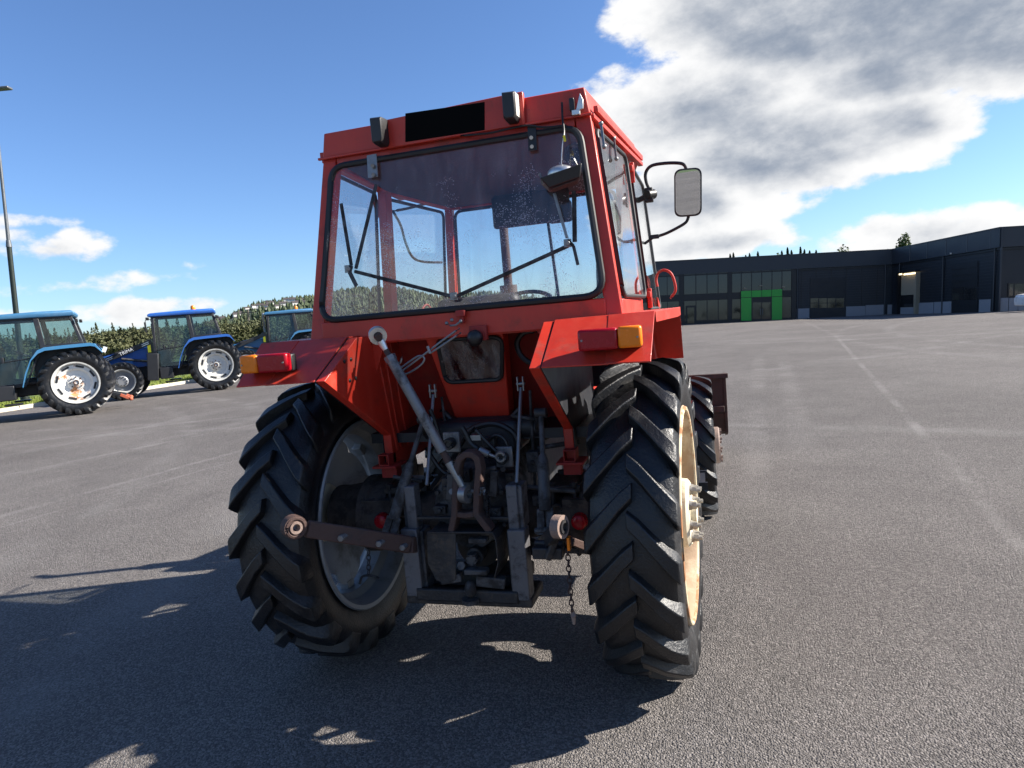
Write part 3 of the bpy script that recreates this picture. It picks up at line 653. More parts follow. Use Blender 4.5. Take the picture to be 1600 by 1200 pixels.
MB().ring(P(897, 241, y=-.02), (.1, 1, .1), .04, .012, 20, 8).cyl(P(897, 241, y=-.01), P(897, 241, y=.03), .036, n=16).build('speaker', 'headliner', T)

# glazing
def pane(name, corners, rad, gl, parent, gas=.013, th=.005, gm='gasket', nrm=None):
    c = rrect(corners, rad); g = MB().plate(c, th, nrm).build(name, gl, parent, smooth=False)
    MB().tube(c, gas, 8, closed=True).build('window_seal', gm, g)
    return g
def rc(x, z, off=0.0): return (x, yr(z)-off, z)
rw = pane('rear_window', [rc(-.708, 1.797, .012), rc(.708, 1.797, .012), rc(.628, 2.560, .012), rc(-.628, 2.560, .012)], .085, 'rear_glass', T, .016)
for s in (1, -1):
    xo = lambda z, t: s*((xr(z)*(1-t)+(Bx[0]+(z-ZB)/(ZT-ZB)*(Bx[1]-Bx[0]))*t)+.004)
    y_ = lambda z, t: (yr(z)+.075)*(1-t)+(By-.05)*t
    pane('side_window', [(xo(1.79, 0), y_(1.79, 0), 1.79), (xo(1.79, 1), y_(1.79, 1), 1.79), (xo(2.56, 1), y_(2.56, 1), 2.56), (xo(2.56, 0), y_(2.56, 0), 2.56)], .05, 'side_glass', T, .011, nrm=(s, 0, 0))
pane('windscreen', [(-.62, Ay+.01, 1.68), (.62, Ay+.01, 1.68), (.59, Ay+.01, 2.55), (-.59, Ay+.01, 2.55)], .06, 'clear_glass', T, .012, nrm=(0, 1, 0))
MB().beam((0.16, Ay-.02, 1.64), (0.10, Ay-.02, 2.55), .018, .02, (0, 1, 0)).build('wiper_rail', 'black_plastic', T)
# door, right one standing a little ajar
for s in (1, -1):
    hx = (Bx[0]+.010, Bx[1]+.010); yf = Ay-.01; fx = (.845, .775) if s > 0 else (Ax[0]+.012, Ax[1]+.012)
    L = lambda z: (z-ZB)/(ZT-ZB)
    dp = lambda z, t: V((s*((hx[0]+(hx[1]-hx[0])*L(z))*(1-t)+(fx[0]+(fx[1]-fx[0])*L(z))*t), (By+.05)*(1-t)+yf*t, z))
    d = pane('door', [dp(1.72, 0), dp(1.72, 1), dp(2.55, 1), dp(2.55, 0)], .05, 'side_glass', T, .011, nrm=(s, 0, 0))
    MB().plate([dp(1.25, 0), dp(1.25, 1), dp(1.70, 1), dp(1.70, 0)], .03, (s, 0, 0)).build('door_panel', RED, d, bevel=.005)
    for z in (2.50, 1.80):
        q = dp(z, 0); MB().box(q+V((s*.012, -.03, 0)), (.022, .10, .035)).box(q+V((s*.016, -.045, -.02)), (.024, .024, .11)).build('door_hinge', RED, d, bevel=.004)
    q = dp(1.745, .78)
    MB().plate([q+V((s*.012, -.10, .045)), q+V((s*.012, .10, .0)), q+V((s*.012, .10, -.055)), q+V((s*.012, -.06, -.02))], .012, (s, 0, 0)).build('handle_plate', RED, d, bevel=.003)
    if s > 0: pts = smooth_path([P(u, v, y=1.2) for u, v in ((1047, 466), (1055, 455), (1054, 441), (1048, 427), (1038, 422), (1029, 426), (1025, 436), (1027, 448))], 4)
    else: pts = smooth_path([q+V((-.02, -.06, -.02)), q+V((-.08, -.04, .08)), q+V((-.06, .04, .14)), q+V((-.02, .08, .04))], 4)
    MB().tube(pts, .0085, 8).build('door_handle', RED, d)
# chrome window latches on the right side
for (u0, v0, u1, v1) in ((939, 193, 944, 229), (959, 216, 963, 248)):
    a, c = P(u0, v0, x=.735), P(u1, v1, x=.745)
    MB().beam(a, c, .010, .012, (0, 1, 0)).ball(c, .011, n=10, m=6).ball(a, .011, n=10, m=6).build('window_latch', 'galv_steel', T)
# rear window fittings
def bar(name, pts, m, w=.014, th=.008, off=.03, parent=None):
    q = [RP(u, v, off) for u, v in pts]; b = MB()
    for a, c in zip(q, q[1:]): b.beam(a, c, w, th, (0, 1, 0))
    return b.build(name, m, parent or T, bevel=.002)
h1 = MB().plate([RP(u, v, .03) for u, v in ((575, 278), (590, 276), (588, 240), (573, 243))], .006, (0, -1, 0))
for (u, v) in ((582, 259), (583, 273)): h1.cyl(RP(u, v, .046), RP(u, v, .02), .010, n=6)
h1.build('window_hinge', 'galv_steel', rw)
h2 = MB().plate([RP(u, v, .03) for u, v in ((826, 236), (839, 234), (837, 195), (824, 198))], .006, (0, -1, 0)); h2.build('window_hinge', 'black_plastic', rw)
hb = MB()
for (u, v) in ((830, 215), (831, 229)): hb.cyl(RP(u, v, .042), RP(u, v, .02), .009, n=8)
hb.build('hinge_bolt', 'bright_steel', rw)
bar('stay_arm', ((533, 318), (549, 415)), 'grey_cast', .017, .008, .034, rw); bar('stay_arm', ((588, 288), (556, 420)), 'grey_cast', .017, .008, .026, rw)
bar('stay_link', ((549, 415), (546, 425), (557, 447)), 'grey_cast', .02, .008, .044, rw)
bar('stay_bar', ((554, 424), (711, 464)), 'grey_cast', .017, .010, .03, rw); bar('stay_bar', ((711, 464), (888, 384)), 'grey_cast', .017, .010, .03, rw)
bar('stay_arm', ((866, 302), (886, 372)), 'galv_steel', .013, .008, .034, rw); bar('stay_arm', ((897, 298), (898, 378)), 'grey_cast', .020, .008, .024, rw)
bar('stay_link', ((886, 374), (896, 384), (903, 414)), 'grey_cast', .014, .008, .040, rw)
for (u, v) in ((544, 420), (709, 463), (887, 380)):
    pv = MB(); pv.box(RP(u, v, .036), (.034, .012, .036)).cyl(RP(u, v, .056), RP(u, v, .03), .011, n=8)
    pv.build('stay_pivot', 'galv_steel', rw, bevel=.002)
lt = MB().box(RP(720, 490, .03), (.045, .03, .03)).box(RP(722, 497, .02), (.02, .02, .05))
lt.build('window_latch', REDD, rw, bevel=.004)
ltb = MB()
for (u, v) in ((698, 505), (720, 502), (706, 500)): ltb.ball(RP(u, v, .045), .009, n=10, m=6)
ltb.tube([RP(u, v, .045) for u, v in ((698, 505), (704, 509), (712, 508), (720, 502))], .005, 6).build('latch_bolts', 'galv_steel', rw)
# hanging work lamp
c = P(879, 279, y=-.235); wl = MB()
Mx = Matrix.Rotation(R(-14), 3, 'Y') @ Matrix.Rotation(R(12), 3, 'Z')
vs = []
for (z, hx, hy0, hy1) in ((-.028, .070, -.035, .045), (.024, .095, -.05, .06)):
    vs += [c+Mx @ V((-hx, hy0, z)), c+Mx @ V((hx, hy0, z)), c+Mx @ V((hx, hy1, z)), c+Mx @ V((-hx, hy1, z))]
wl.add(vs, [(3, 2, 1, 0), (4, 5, 6, 7), (0, 1, 5, 4), (1, 2, 6, 5), (2, 3, 7, 6), (3, 0, 4, 7)])
hl = wl.build('hanging_lamp', 'black_plastic', T, bevel=.005)
MB().ball(c+Mx @ V((.0, .0, .026)), .055, (1.1, .8, .62), 18, 10).build('lamp_reflector', 'bright_steel', hl)
MB().plate([c+Mx @ V((-.06, -.03, -.031)), c+Mx @ V((.06, -.03, -.031)), c+Mx @ V((.06, .04, -.031)), c+Mx @ V((-.06, .04, -.031))], .003, (0, 0, 1)).build('lamp_lens', 'rust_steel', hl)
MB().tube([c+Mx @ V((-.085, -.02, .0)), c+Mx @ V((-.09, -.02, .05))], .006, 6).tube([c+Mx @ V((.085, .02, .02)), c+Mx @ V((.075, .02, .07))], .005, 6).build('lamp_bracket', 'galv_steel', hl)
MB().tube(smooth_path([P(878, 160, y=-.13), P(879, 185, y=-.145), P(881, 205, y=-.19), P(880, 216, y=-.21)], 5), .005, 6).build('lamp_cable', 'hose_black', hl)
MB().tube(smooth_path([P(880, 216, y=-.21), P(878, 235, y=-.22), P(877, 258, y=-.23)], 4), .0025, 6).build('lamp_wire', 'bright_steel', hl)
MB().tube([P(881, 212, y=-.212), P(883, 221, y=-.212)], .006, 6).build('cable_connector', 'yellow_sticker', hl)
# wiring under the lamp panel
MB().tube(smooth_path([P(u, v, y=-.135) for u, v in ((720, 212), (745, 210), (770, 207), (800, 200), (825, 196), (850, 199), (885, 196))], 5), .005, 6).build('roof_wiring', 'hose_black', T)
# mirrors
def rr_ring(cx, cz, hw, hh, n=7): return rrect([(cx-hw, 0, cz-hh), (cx+hw, 0, cz-hh), (cx+hw, 0, cz+hh), (cx-hw, 0, cz+hh)], .045, n)
for s in (1,):
    c = P(1075, 301, y=1.0); Mm = Matrix.Rotation(R(3), 3, 'Y') @ Matrix.Rotation(R(6.2), 3, 'X') @ Matrix.Rotation(R(-2), 3, 'Z')
    b = MB(); vs = []; q = rr_ring(0, 0, .079, .138); n = len(q)
    for (sc, y) in ((.93, -.014), (1.0, -.012), (1.0, .010), (.9, .035), (.6, .05)): vs += [c+Mm @ V((p.x*sc, y, p.z*sc)) for p in q]
    b.add(vs, [tuple(range(n)), tuple(reversed(range(4*n, 5*n)))]+[(j*n+i, j*n+(i+1) % n, (j+1)*n+(i+1) % n, (j+1)*n+i) for j in range(4) for i in range(n)])
    g = MB().plate([c+Mm @ V((p.x*.9, -.0155, p.z*.93)) for p in q], .001, (0, -1, 0))
    a1 = MB().tube(smooth_path([P(u, v, y=1.03) for u, v in ((1017, 300), (1010, 285), (1009, 270), (1018, 259), (1040, 255), (1062, 255), (1070, 259), (1073, 268))], 5), .010, 8)
    a2 = MB().tube(smooth_path([P(u, v, y=1.03) for u, v in ((1021, 371), (1040, 365), (1060, 355), (1072, 347), (1076, 338))], 5), .009, 8)
    cl = MB().box(P(1014, 305, y=1.03), (.05, .05, .085)).cyl(P(1010, 305, y=1.0), P(1022, 303, y=1.05), .03, n=14)
    cl.beam(P(1014, 305, y=1.03), (.765, 1.05, 2.38), .03, .03)
    c2 = MB().box(P(1022, 370, y=1.03), (.06, .025, .025)).beam(P(1022, 370, y=1.03), (.80, 1.05, 2.12), .015, .015)
    mi = b.build('mirror', 'black_plastic', T); g.build('mirror_glass', 'mirror_glass', mi, smooth=False)
    a1.build('mirror_arm', 'black_plastic', mi); a2.build('mirror_arm', 'black_plastic', mi); c2.build('mirror_clamp', 'black_plastic', mi, bevel=.003); cl.build('mirror_clamp', 'black_plastic', mi, bevel=.006)

MB().tube(smooth_path([P(u, v, x=-.80) for u, v in ((614, 330), (640, 325), (668, 318), (690, 316))], 4), .009, 8).build('mirror_bracket', 'black_plastic', T)
MB().tube(smooth_path([P(u, v, x=-.80) for u, v in ((614, 330), (626, 352), (634, 380), (645, 402), (662, 409), (690, 410))], 5), .009, 8).build('mirror_bracket', 'black_plastic', T)

# ---- fenders and the red walls between them
LI, LO, UO, UI = V((.503, -.682, 1.533)), V((.919, -.656, 1.526)), V((.93, -.425, 1.711)), V((.504, -.363, 1.709))
def mid(a, c, t): return a*(1-t)+c*t
for s in (1, -1):
    f = lambda p: V((s*p[0], p[1], p[2]))
    Ml, Mu = mid(LI, LO, .62), mid(UI, UO, .58)
    up = (0, -.48, .88)
    sl_ = MB().plate([f(LI), f(Ml), f(Mu), f(UI)], .006, up).build('fender', RED, T, bevel=.0015)
    e = V((0, -.0012, .0025))
    MB().plate([f(Ml-V((.012, 0, 0)))+e, f(LO)+e, f(UO)+e, f(Mu-V((.012, 0, 0)))+e], .006, up).build('fender_extension', RED, sl_, bevel=.0015)
    MB().plate([f(UI), f(UO), f((1.0, .12, 1.716)), f((1.0, .62, 1.716)), f((.50, .62, 1.712))], .006, (0, 0, 1)).build('fender_top', RED, sl_, bevel=.0015)
    MB().plate([f(UO+V((.003, 0, 0))), f((1.003, .12, 1.717)), f((1.003, .62, 1.717)), f((1.003, .62, 1.672)), f((1.003, .12, 1.672)), f(UO+V((.003, .03, -.045)))], .008, (s, 0, 0)).build('fender_lip', RED, sl_, bevel=.0015)
    MB().plate([f((.50, .62, 1.712)), f((1.0, .62, 1.712)), f((1.0, .84, 1.42)), f((.50, .84, 1.42))], .006, (0, 1, .6)).build('fender_front', RED, sl_)
    # inner wall of the wheel arch
    prof = [(-.363, 1.703), (-.680, 1.530), (-.121, 1.189), (-.116, 1.02), (.55, 1.02), (.55, 1.703)]
    iw = MB().plate([f((.497, y, z)) for y, z in prof], .045, (s, 0, 0)).build('arch_wall', RED, T, bevel=.003)
    MB().plate([f((.503, y, z)) for y, z in prof], .004, (s, 0, 0)).build('arch_liner', 'dark_chassis', iw)
    for (y, z) in ((-.50, 1.60), (-.44, 1.605), (-.47, 1.51), (-.415, 1.515)): MB().ball(f((.451, y, z)), .010, (.5, 1, 1), 10, 6).build('arch_bolt', 'black_plastic', iw)
    rb_ = MB()
    for (y0, y1, w) in ((-.20, -.075, .022), (-.12, -.03, .015), (-.04, .06, .03)): rb_.plate([f((.444, y0, 1.69)), f((.444, y0+w, 1.69)), f((.444, y1+w, 1.10)), f((.444, y1, 1.10))], .014, (-s, 0, 0))
    rb_.build('wall_rib', RED, iw, bevel=.003)
    # square socket with its foot
    q = f((.481, -.128, 1.067)); w = .026; t_ = .006; sk = MB()
    for (dx, dz, sx, sz) in ((-w, 0, t_, 2*w), (w, 0, t_, 2*w), (0, w, 2*w+t_, t_), (0, -w, 2*w+t_, t_)): sk.box(q+V((dx, 0, dz)), (sx, .09, sz))
    sk.box(q+V((0, .02, -.036)), (.13, .14, .012)).box(q+V((0, .035, -.072)), (.085, .06, .06)); sk.build('square_socket', REDD, T, bevel=.002)
    # underside liner, pale dust on it
    MB().plate([f((.505, -.34, 1.70)), f((.92, -.36, 1.70)), f((.97, .55, 1.70)), f((.505, .55, 1.70))], .003, (0, 0, 1)).build('fender_liner', 'dark_chassis', sl_)
    # tail light
    c = f(P(953, 529, y=-.655)) if s > 0 else P(415, 568, y=-.655)
    wR, wA, hh, dd = .152, .090, .082, .046
    tot = wR+wA; x0 = -s*tot/2
    tl = MB().box(c+V((0, .045, -.004)), (tot-.01, .04, .075)).build('tail_light', 'black_plastic', T, bevel=.006)
    tl['label'] = 'red and amber tail light on the fender below the mirror' if s > 0 else 'red and amber tail light with the amber end towards the blue tractors'
    MB().box(c+V((x0+s*wR/2, 0, 0)), (wR-.001, dd, hh)).build('red_lens', 'red_lens', tl, bevel=.011)
    MB().box(c+V((x0+s*(wR+wA/2), 0, .002)), (wA-.001, dd+.002, hh)).build('amber_lens', 'amber_lens', tl, bevel=.011)
    sc = MB()
    for dx in (-tot/2+.016, tot/2-.016): sc.cyl(c+V((dx, -.0275, 0)), c+V((dx, -.015, 0)), .004, n=8)
    sc.build('lens_screw', 'galv_steel', tl)
# rear wall of the cab below the window
MB().plate([(-.46, .34, 1.08), (.46, .34, 1.08), (.46, .06, 1.68), (-.46, .06, 1.68)], .02, (0, -1, 0)).build('rear_wall', REDD, T)
for s in (1, -1): MB().plate([(s*.452, -.225, 1.690), (s*.375, -.222, 1.690), (s*.452, -.205, 1.52)], .02, (0, -1, 0)).build('corner_gusset', RED, T, bevel=.002)
MB().box((0, -.06, 1.678), (.9, .34, .03)).build('window_sill', RED, T, bevel=.003)
CPL = (V((.406, 0, 0)).cross(V((0, .18, -.46))), (0, -.165, 1.69))
CP = lambda u, v, off=0.0: P(u, v, plane=(CPL[0], V(CPL[1])+V((0, -off, -off*.4))))
cp = MB(); quad = [CP(662, 523), CP(785, 513), CP(797, 653), CP(712, 656)]
cpan = cp.plate(quad, .10, CPL[0]*(-1 if CPL[0].y > 0 else 1)).build('centre_panel', RED, T, bevel=.006)
sw = rrect([CP(697, 598, .008), CP(784, 593, .008), CP(785, 526, .008), CP(682, 531, .008)], .045)
MB().plate(sw, .004, (0, -1, -.3)).build('small_window', 'reflection_film_glass', cpan, smooth=False)
MB().tube(sw, .011, 8, closed=True).build('window_seal', 'gasket', cpan)
q = P(742, 528, y=-.30); MB().ball(q, .038, (1, .85, 1), 22, 12).build('rubber_cap', 'hose_black', T); MB().box(q+V((0.005, .045, .02)), (.085, .03, .07)).build('cap_bracket', REDD, T, bevel=.004)
MB().tube(smooth_path([P(u, v, y=-.06) for u, v in ((838, 516), (818, 520), (808, 535), (812, 552), (825, 565), (846, 571))], 5), .014, 8).build('hose', 'hose_black', T)
# ---- three-point hitch
def eye(b, c, axis, Ro, Ri, th):
    """a ring end: outer band and inner ball sleeve"""
    a = V(axis).normalized(); c = V(c)
    x, y = b.frame(a); n = 22; vs = []
    for (r, d) in ((Ro, -th/2), (Ro, th/2), (Ri, th/2), (Ri, -th/2)):
        vs += [c+a*d+x*(r*math.cos(2*math.pi*k/n))+y*(r*math.sin(2*math.pi*k/n)) for k in range(n)]
    b.add(vs, [(i*n+k, i*n+(k+1) % n, ((i+1) % 4)*n+(k+1) % n, ((i+1) % 4)*n+k) for i in range(4) for k in range(n)])
# top link, parked upright against the window
t0, t1 = P(590, 524, y=-.46), P(728, 770, y=-.44)
dirv = (t1-t0).normalized()
tlk = empty('top_link', t1, T); tlk.location = (0, 0, 0)
MB().cyl(t0+dirv*.115, t0+dirv*.60, .0235, n=18).cyl(t0+dirv*.105, t0+dirv*.13, .027, n=6).build('tube', 'dull_steel', tlk)
b = MB().cyl(t0+dirv*.03, t0+dirv*.075, .019, .013, 12); eye(b, t0, (.55, -.8, -.25), .040, .020, .032); b.build('ball_end', 'bright_steel', tlk)
b = MB().cyl(t0+dirv*.07, t0+dirv*.12, .013, n=12).cyl(t0+dirv*.59, t0+dirv*.68, .016, n=12); b.build('threaded_rod', 'rust_steel', tlk)
b = MB().cyl(t0+dirv*.655, t1-dirv*.03, .020, .016, 12); eye(b, t1+V((0, 0, -.005)), (.95, -.3, 0), .042, .019, .036); b.build('ball_end', 'galv_steel', tlk)
MB().cyl(t0+V((.02, -.03, -.012)), t0+V((-.02, .03, .012)), .017, n=14).build('ball_sleeve', 'rust_steel', tlk)
# spring clip that holds it up
b = MB().tube(smooth_path([P(u, v, y=-.40) for u, v in ((718, 513), (690, 533), (660, 556), (628, 580), (620, 586), (622, 579), (640, 565), (655, 556), (663, 560), (658, 570), (640, 582), (625, 587))], 5), .0045, 6)
b.tube(smooth_path([P(u, v, y=-.405) for u, v in ((720, 520), (695, 537), (672, 552))], 4), .0045, 6)
b.tube(smooth_path([P(u, v, y=-.44) for u, v in ((628, 558), (625, 567), (614, 571))], 4), .005, 6)
b.tube(smooth_path([P(u, v, y=-.45) for u, v in ((617, 553), (610, 560), (611, 575), (620, 582))], 4), .005, 6)
b.cyl(P(668, 541, y=-.41), P(672, 552, y=-.41), .007, n=8)
b.build('spring_clip', 'galv_steel', T)
# top link bracket: a rusty open casting on the gearbox
YB = -.42
BK = lambda u, v, dy=0: P(u, v, y=YB+dy)
def cast(pts, w, d=.07): return MB().sweep(smooth_path([BK(u, v) for u, v in pts], 5), w, d)
lb = MB().sweep([BK(u, v) for u, v in ((708, 828), (713, 803), (715, 765), (716, 730), (721, 715), (730, 708), (740, 708), (748, 715), (751, 730), (748, 765), (747, 800), (756, 812), (768, 828))], .030, .07).build('link_bracket', 'rust_steel', T, bevel=.005)
cast(((715, 801), (730, 803), (746, 800)), .026, .06).build('bracket_web', 'rust_steel', lb, bevel=.005)
b = MB()
for (u, v) in ((706, 768), (754, 766)): b.cyl(BK(u, v, -.02), BK(u, v, .03), .014, n=8)
b.cyl(BK(704, 768), BK(756, 767), .011, n=10).tube([BK(750, 762, -.03), BK(757, 773, -.03)], .006).tube([BK(757, 762, -.03), BK(749, 774, -.03)], .006).build('link_pin', 'dull_steel', T)
b = MB()
for (u, v) in ((703, 735), (749, 738), (758, 736), (786, 733)): b.cyl(P(u, v, y=-.37), P(u, v, y=-.28), .014, n=6)
b.cyl(P(749, 736, y=-.34), P(775, 731, y=-.34), .012, n=8).beam(P(773, 735, y=-.34), P(771, 775, y=-.34), .035, .03, (0, 1, 0)).beam(P(705, 740, y=-.33), P(703, 780, y=-.33), .03, .03, (0, 1, 0))
b.build('cover_bolts', 'grey_cast', T, bevel=.003)
# upright guide channels
for s in (1, -1):
    x = s*.262; b = MB()
    b.box((x-s*.012, -.36, .88), (.052, .07, .22)).box((x+s*.018, -.33, .885), (.03, .10, .20))
    b.box((x, -.375, .625), (.082, .085, .33)).box((x-s*.03, -.33, .62), (.05, .10, .30)); b.build('guide_channel', 'channel_grey', T, bevel=.006)
    MB().cyl((x, -.40, .47), (x, -.30, .47), .035, n=16).build('channel_foot', GS, T)
b = MB().box((0, -.30, .445), (.62, .22, .045)).box((0, -.41, .475), (.50, .03, .06)).box((0, -.20, .50), (.5, .2, .06))
b.build('hitch_base', GS, T, bevel=.008); MB().box((0, -.38, .835), (.46, .02, .014)).build('guard_rail', GS, T, bevel=.003)
# shaft guard and what stands inside it
g0 = [P(u, v, y=-.46) for u, v in ((668, 832), (770, 832), (775, 842), (779, 880), (773, 905))]
b = MB()
for a, c in zip(g0, g0[1:]): b.plate([a, c, c+V((0, .20, 0)), a+V((0, .20, 0))], .006)
b.plate([P(u, v, y=-.455) for u, v in ((667, 833), (712, 834), (712, 905), (700, 912), (682, 908), (668, 880))], .008, (0, -1, 0))
b.plate([P(667, 831, y=-.46), P(770, 831, y=-.46), P(752, 820, y=-.30), P(690, 820, y=-.30)], .006, (0, 0, 1)); b.build('shaft_guard', GS, T, bevel=.002)
q = P(736, 876, y=-.42); b = MB().cyl(q, q+V((0, .3, 0)), .026, n=12).cyl(q+V((0, .05, 0)), q+V((0, .12, 0)), .04, n=16)
for i in range(6): a = math.pi/3*i; b.beam(q+V((.024*math.cos(a), 0, .024*math.sin(a))), q+V((.024*math.cos(a), .09, .024*math.sin(a))), .010, .008)
b.build('power_shaft', 'grey_cast', T)
MB().cyl((.02, -.25, .66), (.02, -.10, .66), .11, n=26).build('shaft_housing', 'black_plastic', T)
b = MB().ball(P(735, 920, y=-.44), .032, (.85, .85, 1.25), 16, 10).cyl(P(735, 935, y=-.44), P(735, 935, y=-.44)+V((0, 0, -.02)), .04, n=14); b.build('tow_knob', 'grey_cast', T)
MB().box(P(748, 843, y=-.43), (.085, .05, .022)).build('drawbar_clip', 'grey_cast', T, bevel=.004); MB().box(P(745, 892, y=-.43), (.11, .05, .025)).build('drawbar_pin', 'grey_cast', T, bevel=.005)
MB().beam(P(690, 905, y=-.43), P(722, 900, y=-.42), .05, .04).build('drawbar_arm', 'grey_cast', T, bevel=.005); MB().beam(P(745, 905, y=-.42), P(790, 910, y=-.40), .05, .05).build('drawbar_arm', 'grey_cast', T, bevel=.005)
MB().cyl(P(720, 884, y=-.45), P(726, 884, y=-.38), .02, n=6).build('guard_bolt', 'grey_cast', T)
# couplers and hoses
cb = MB()
for (u, v) in ((706, 691), (788, 714)):
    q = P(u, v, y=-.24); MB().box(q, (.085, .012, .10)).build('coupler_plate', 'dull_steel', T, bevel=.008)
    cb.cyl(q+V((0, -.05, 0)), q, .027, n=16).ring(q+V((0, -.05, 0)), (0, 1, 0), .020, .008, 16, 6)
cb.build('hydraulic_coupler', 'black_plastic', T)
b = MB().cyl(P(749, 703, y=-.30), P(764, 710, y=-.30), .018, n=12).cyl(P(764, 710, y=-.30), P(779, 716, y=-.29), .009, n=10).ring(P(782, 714, y=-.30), (0, 1, 0), .02, .008, 16, 6).box(P(745, 683, y=-.25), (.05, .04, .025)); b.build('hose_fitting', 'galv_steel', T)
hs = MB()
for path, y, r in ((((749, 703), (735, 692), (728, 678), (722, 668)), -.27, .014), (((715, 700), (735, 672), (770, 662), (800, 675), (812, 700)), -.12, .015), (((700, 705), (690, 690), (680, 660), (672, 640)), -.16, .012), (((760, 690), (775, 680), (790, 690), (796, 720)), -.2, .010),
                   (((690, 640), (720, 668), (752, 672), (790, 660), (812, 640)), -.02, .016), (((665, 700), (690, 735), (712, 745)), -.22, .012), (((740, 668), (760, 690), (775, 705)), -.26, .010)):
    hs.tube(smooth_path([P(u, v, y=y) for u, v in path], 6), r, 8)
hs.build('hydraulic_hoses', 'hose_black', T)
MB().box((0.0, .0, 1.16), (.46, .24, .16)).cyl((-.30, -.02, 1.19), (.34, -.02, 1.19), .06, n=16).build('lift_housing', 'dark_chassis', T, bevel=.03)
# small fittings crowding the space above the axle
for (u, v, dx, dy, dz, yy) in ((690, 700, .05, .06, .04, -.12), (765, 690, .06, .05, .05, -.16), (728, 742, .05, .05, .06, -.34), (700, 760, .04, .06, .09, -.30), (800, 745, .05, .06, .05, -.22), (835, 720, .06, .07, .10, -.10), (845, 780, .07, .06, .05, -.16), (622, 790, .05, .06, .10, -.18), (690, 795, .06, .05, .04, -.33), (775, 800, .06, .05, .05, -.33)):
    q = P(u, v, y=yy); MB().box(q, (dx, dy, dz)).cyl(q+V((0, -dy*.5-.012, 0)), q, .013, n=6).cyl(q+V((dx*.3, -dy*.5-.008, dz*.3)), q, .007, n=6).build('valve_block', 'grey_cast' if u % 2 else GS, T, bevel=.006)
for (u0, v0, u1, v1, yy, r) in ((828, 610, 836, 760, -.08, .008), (690, 620, 700, 700, -.06, .007), (840, 700, 905, 690, -.05, .012), (615, 745, 660, 752, -.2, .010), (820, 760, 900, 768, -.2, .012), (800, 650, 838, 655, -.1, .009)):
    MB().cyl(P(u0, v0, y=yy), P(u1, v1, y=yy), r, n=10).build('control_rod', 'grey_cast', T)
for k in range(9):
    MB().ring(P(762, 772+4*k, y=-.40), (1, 0, .1), .014, .004, 12, 5).build('spring_coil', GS, T)
# lift arms and rods
for s in (1, -1):
    top = P(845, 645, y=-.24) if s > 0 else P(662, 655, y=-.24)
    low = P(853, 825, y=-.46) if s > 0 else P(607, 838, y=-.46)
    sh = V((s*.30, -.02, 1.19))
    MB().beam(sh, top, .035, .07, (0, 0, 1), .03, .045).cyl(top-V((.03, 0, 0)), top+V((.03, 0, 0)), .024, n=12).build('lift_arm', GS, T, bevel=.006)
    mid_ = mid(top, low, .40)
    MB().cyl(top, mid(top, low, .43), .0125, n=12).build('lift_rod', 'grey_cast', T)
    MB().cyl(mid(top, low, .38), mid(top, low, .46), .018, .027, 14).cyl(mid(top, low, .46), mid(top, low, .86), .027, n=16).build('lift_rod_sleeve', 'grey_cast', T)
    fk = MB(); d_ = (low-top).normalized(); a_, b_ = fk.frame(d_, (1, 0, 0))
    for k in (-1, 1): fk.beam(mid(top, low, .84)+b_*k*.019, low+d_*.03+b_*k*.022, .016, .035, b_)
    fk.cyl(low-b_*.05+d_*.01, low+b_*.05+d_*.01, .015, n=10); fk.build('rod_fork', 'grey_cast', T, bevel=.004)
    # pale check rod
    a, c = (P(814, 606, y=-.10), P(807, 756, y=-.34)) if s > 0 else (P(677, 617, y=-.10), P(667, 758, y=-.34))
    MB().cyl(a, c, .009, n=10).build('check_rod', 'galv_steel', T)
    MB().box(a+V((-.014, 0, .02)), (.008, .02, .07)).box(a+V((.014, 0, .02)), (.008, .02, .07)).cyl(a+V((-.022, 0, .02)), a+V((.022, 0, .02)), .009, n=8).build('rod_clevis', 'galv_steel', T, bevel=.002)
# lower links
e0, e1 = P(459, 823, y=-.90), P(640, 851, y=-.46)
root = V((-.24, -.16, .63))
b = MB().beam(mid(e0, e1, .10), e1, .030, .070, (0, 0, 1), .034, .078).beam(e1, root, .034, .075); ll = b.build('lower_link', 'rust_steel', T, bevel=.006)
b = MB(); ax_ = (e1-e0).cross(V((0, 0, 1))).normalized(); eye(b, e0, ax_, .048, .026, .045); b.ring(e0-ax_*.02, ax_, .038, .008, 22, 6).ring(e0+ax_*.02, ax_, .038, .008, 22, 6); b.build('link_eye', 'rust_steel', ll)
b = MB(); eye(b, e0, ax_, .026, .016, .058); b.build('ball_sleeve', 'hub_brown', ll)
for t in (.42, .75, .97): MB().cyl(mid(e0, e1, t)+V((.0, -.05, .0)), mid(e0, e1, t)+V((0, .04, 0)), .015, n=6).build('link_bolt', 'dull_steel', ll, bevel=.002)
f0, f1 = P(874, 823, y=-.74), V((.335, -.30, .66))
b = MB().beam(f1, mid(f0, f1, .14), .034, .075, (0, 0, 1), .030, .06).beam(f1, (.24, -.16, .63), .034, .075); lr = b.build('lower_link', GS, T, bevel=.006)
b = MB(); eye(b, f0, (1, -.32, .05), .046, .028, .036); b.build('link_eye', 'hub_brown', lr)
b = MB(); eye(b, f0, (1, -.32, .05), .028, .016, .050); b.build('ball_sleeve', GS, lr)
b = MB().box(P(857, 862, y=-.52), (.13, .06, .05)).beam(P(868, 842, y=-.55), P(855, 875, y=-.58), .02, .03)
for (u, v) in ((843, 870), (856, 874), (868, 872), (878, 866)): b.cyl(P(u, v-10, y=-.5), P(u, v, y=-.5), .018, .014, 8)
b.cyl(P(835, 848, y=-.5), P(880, 850, y=-.5), .014, n=8); b.build('link_hinge_block', GS, lr, bevel=.006)
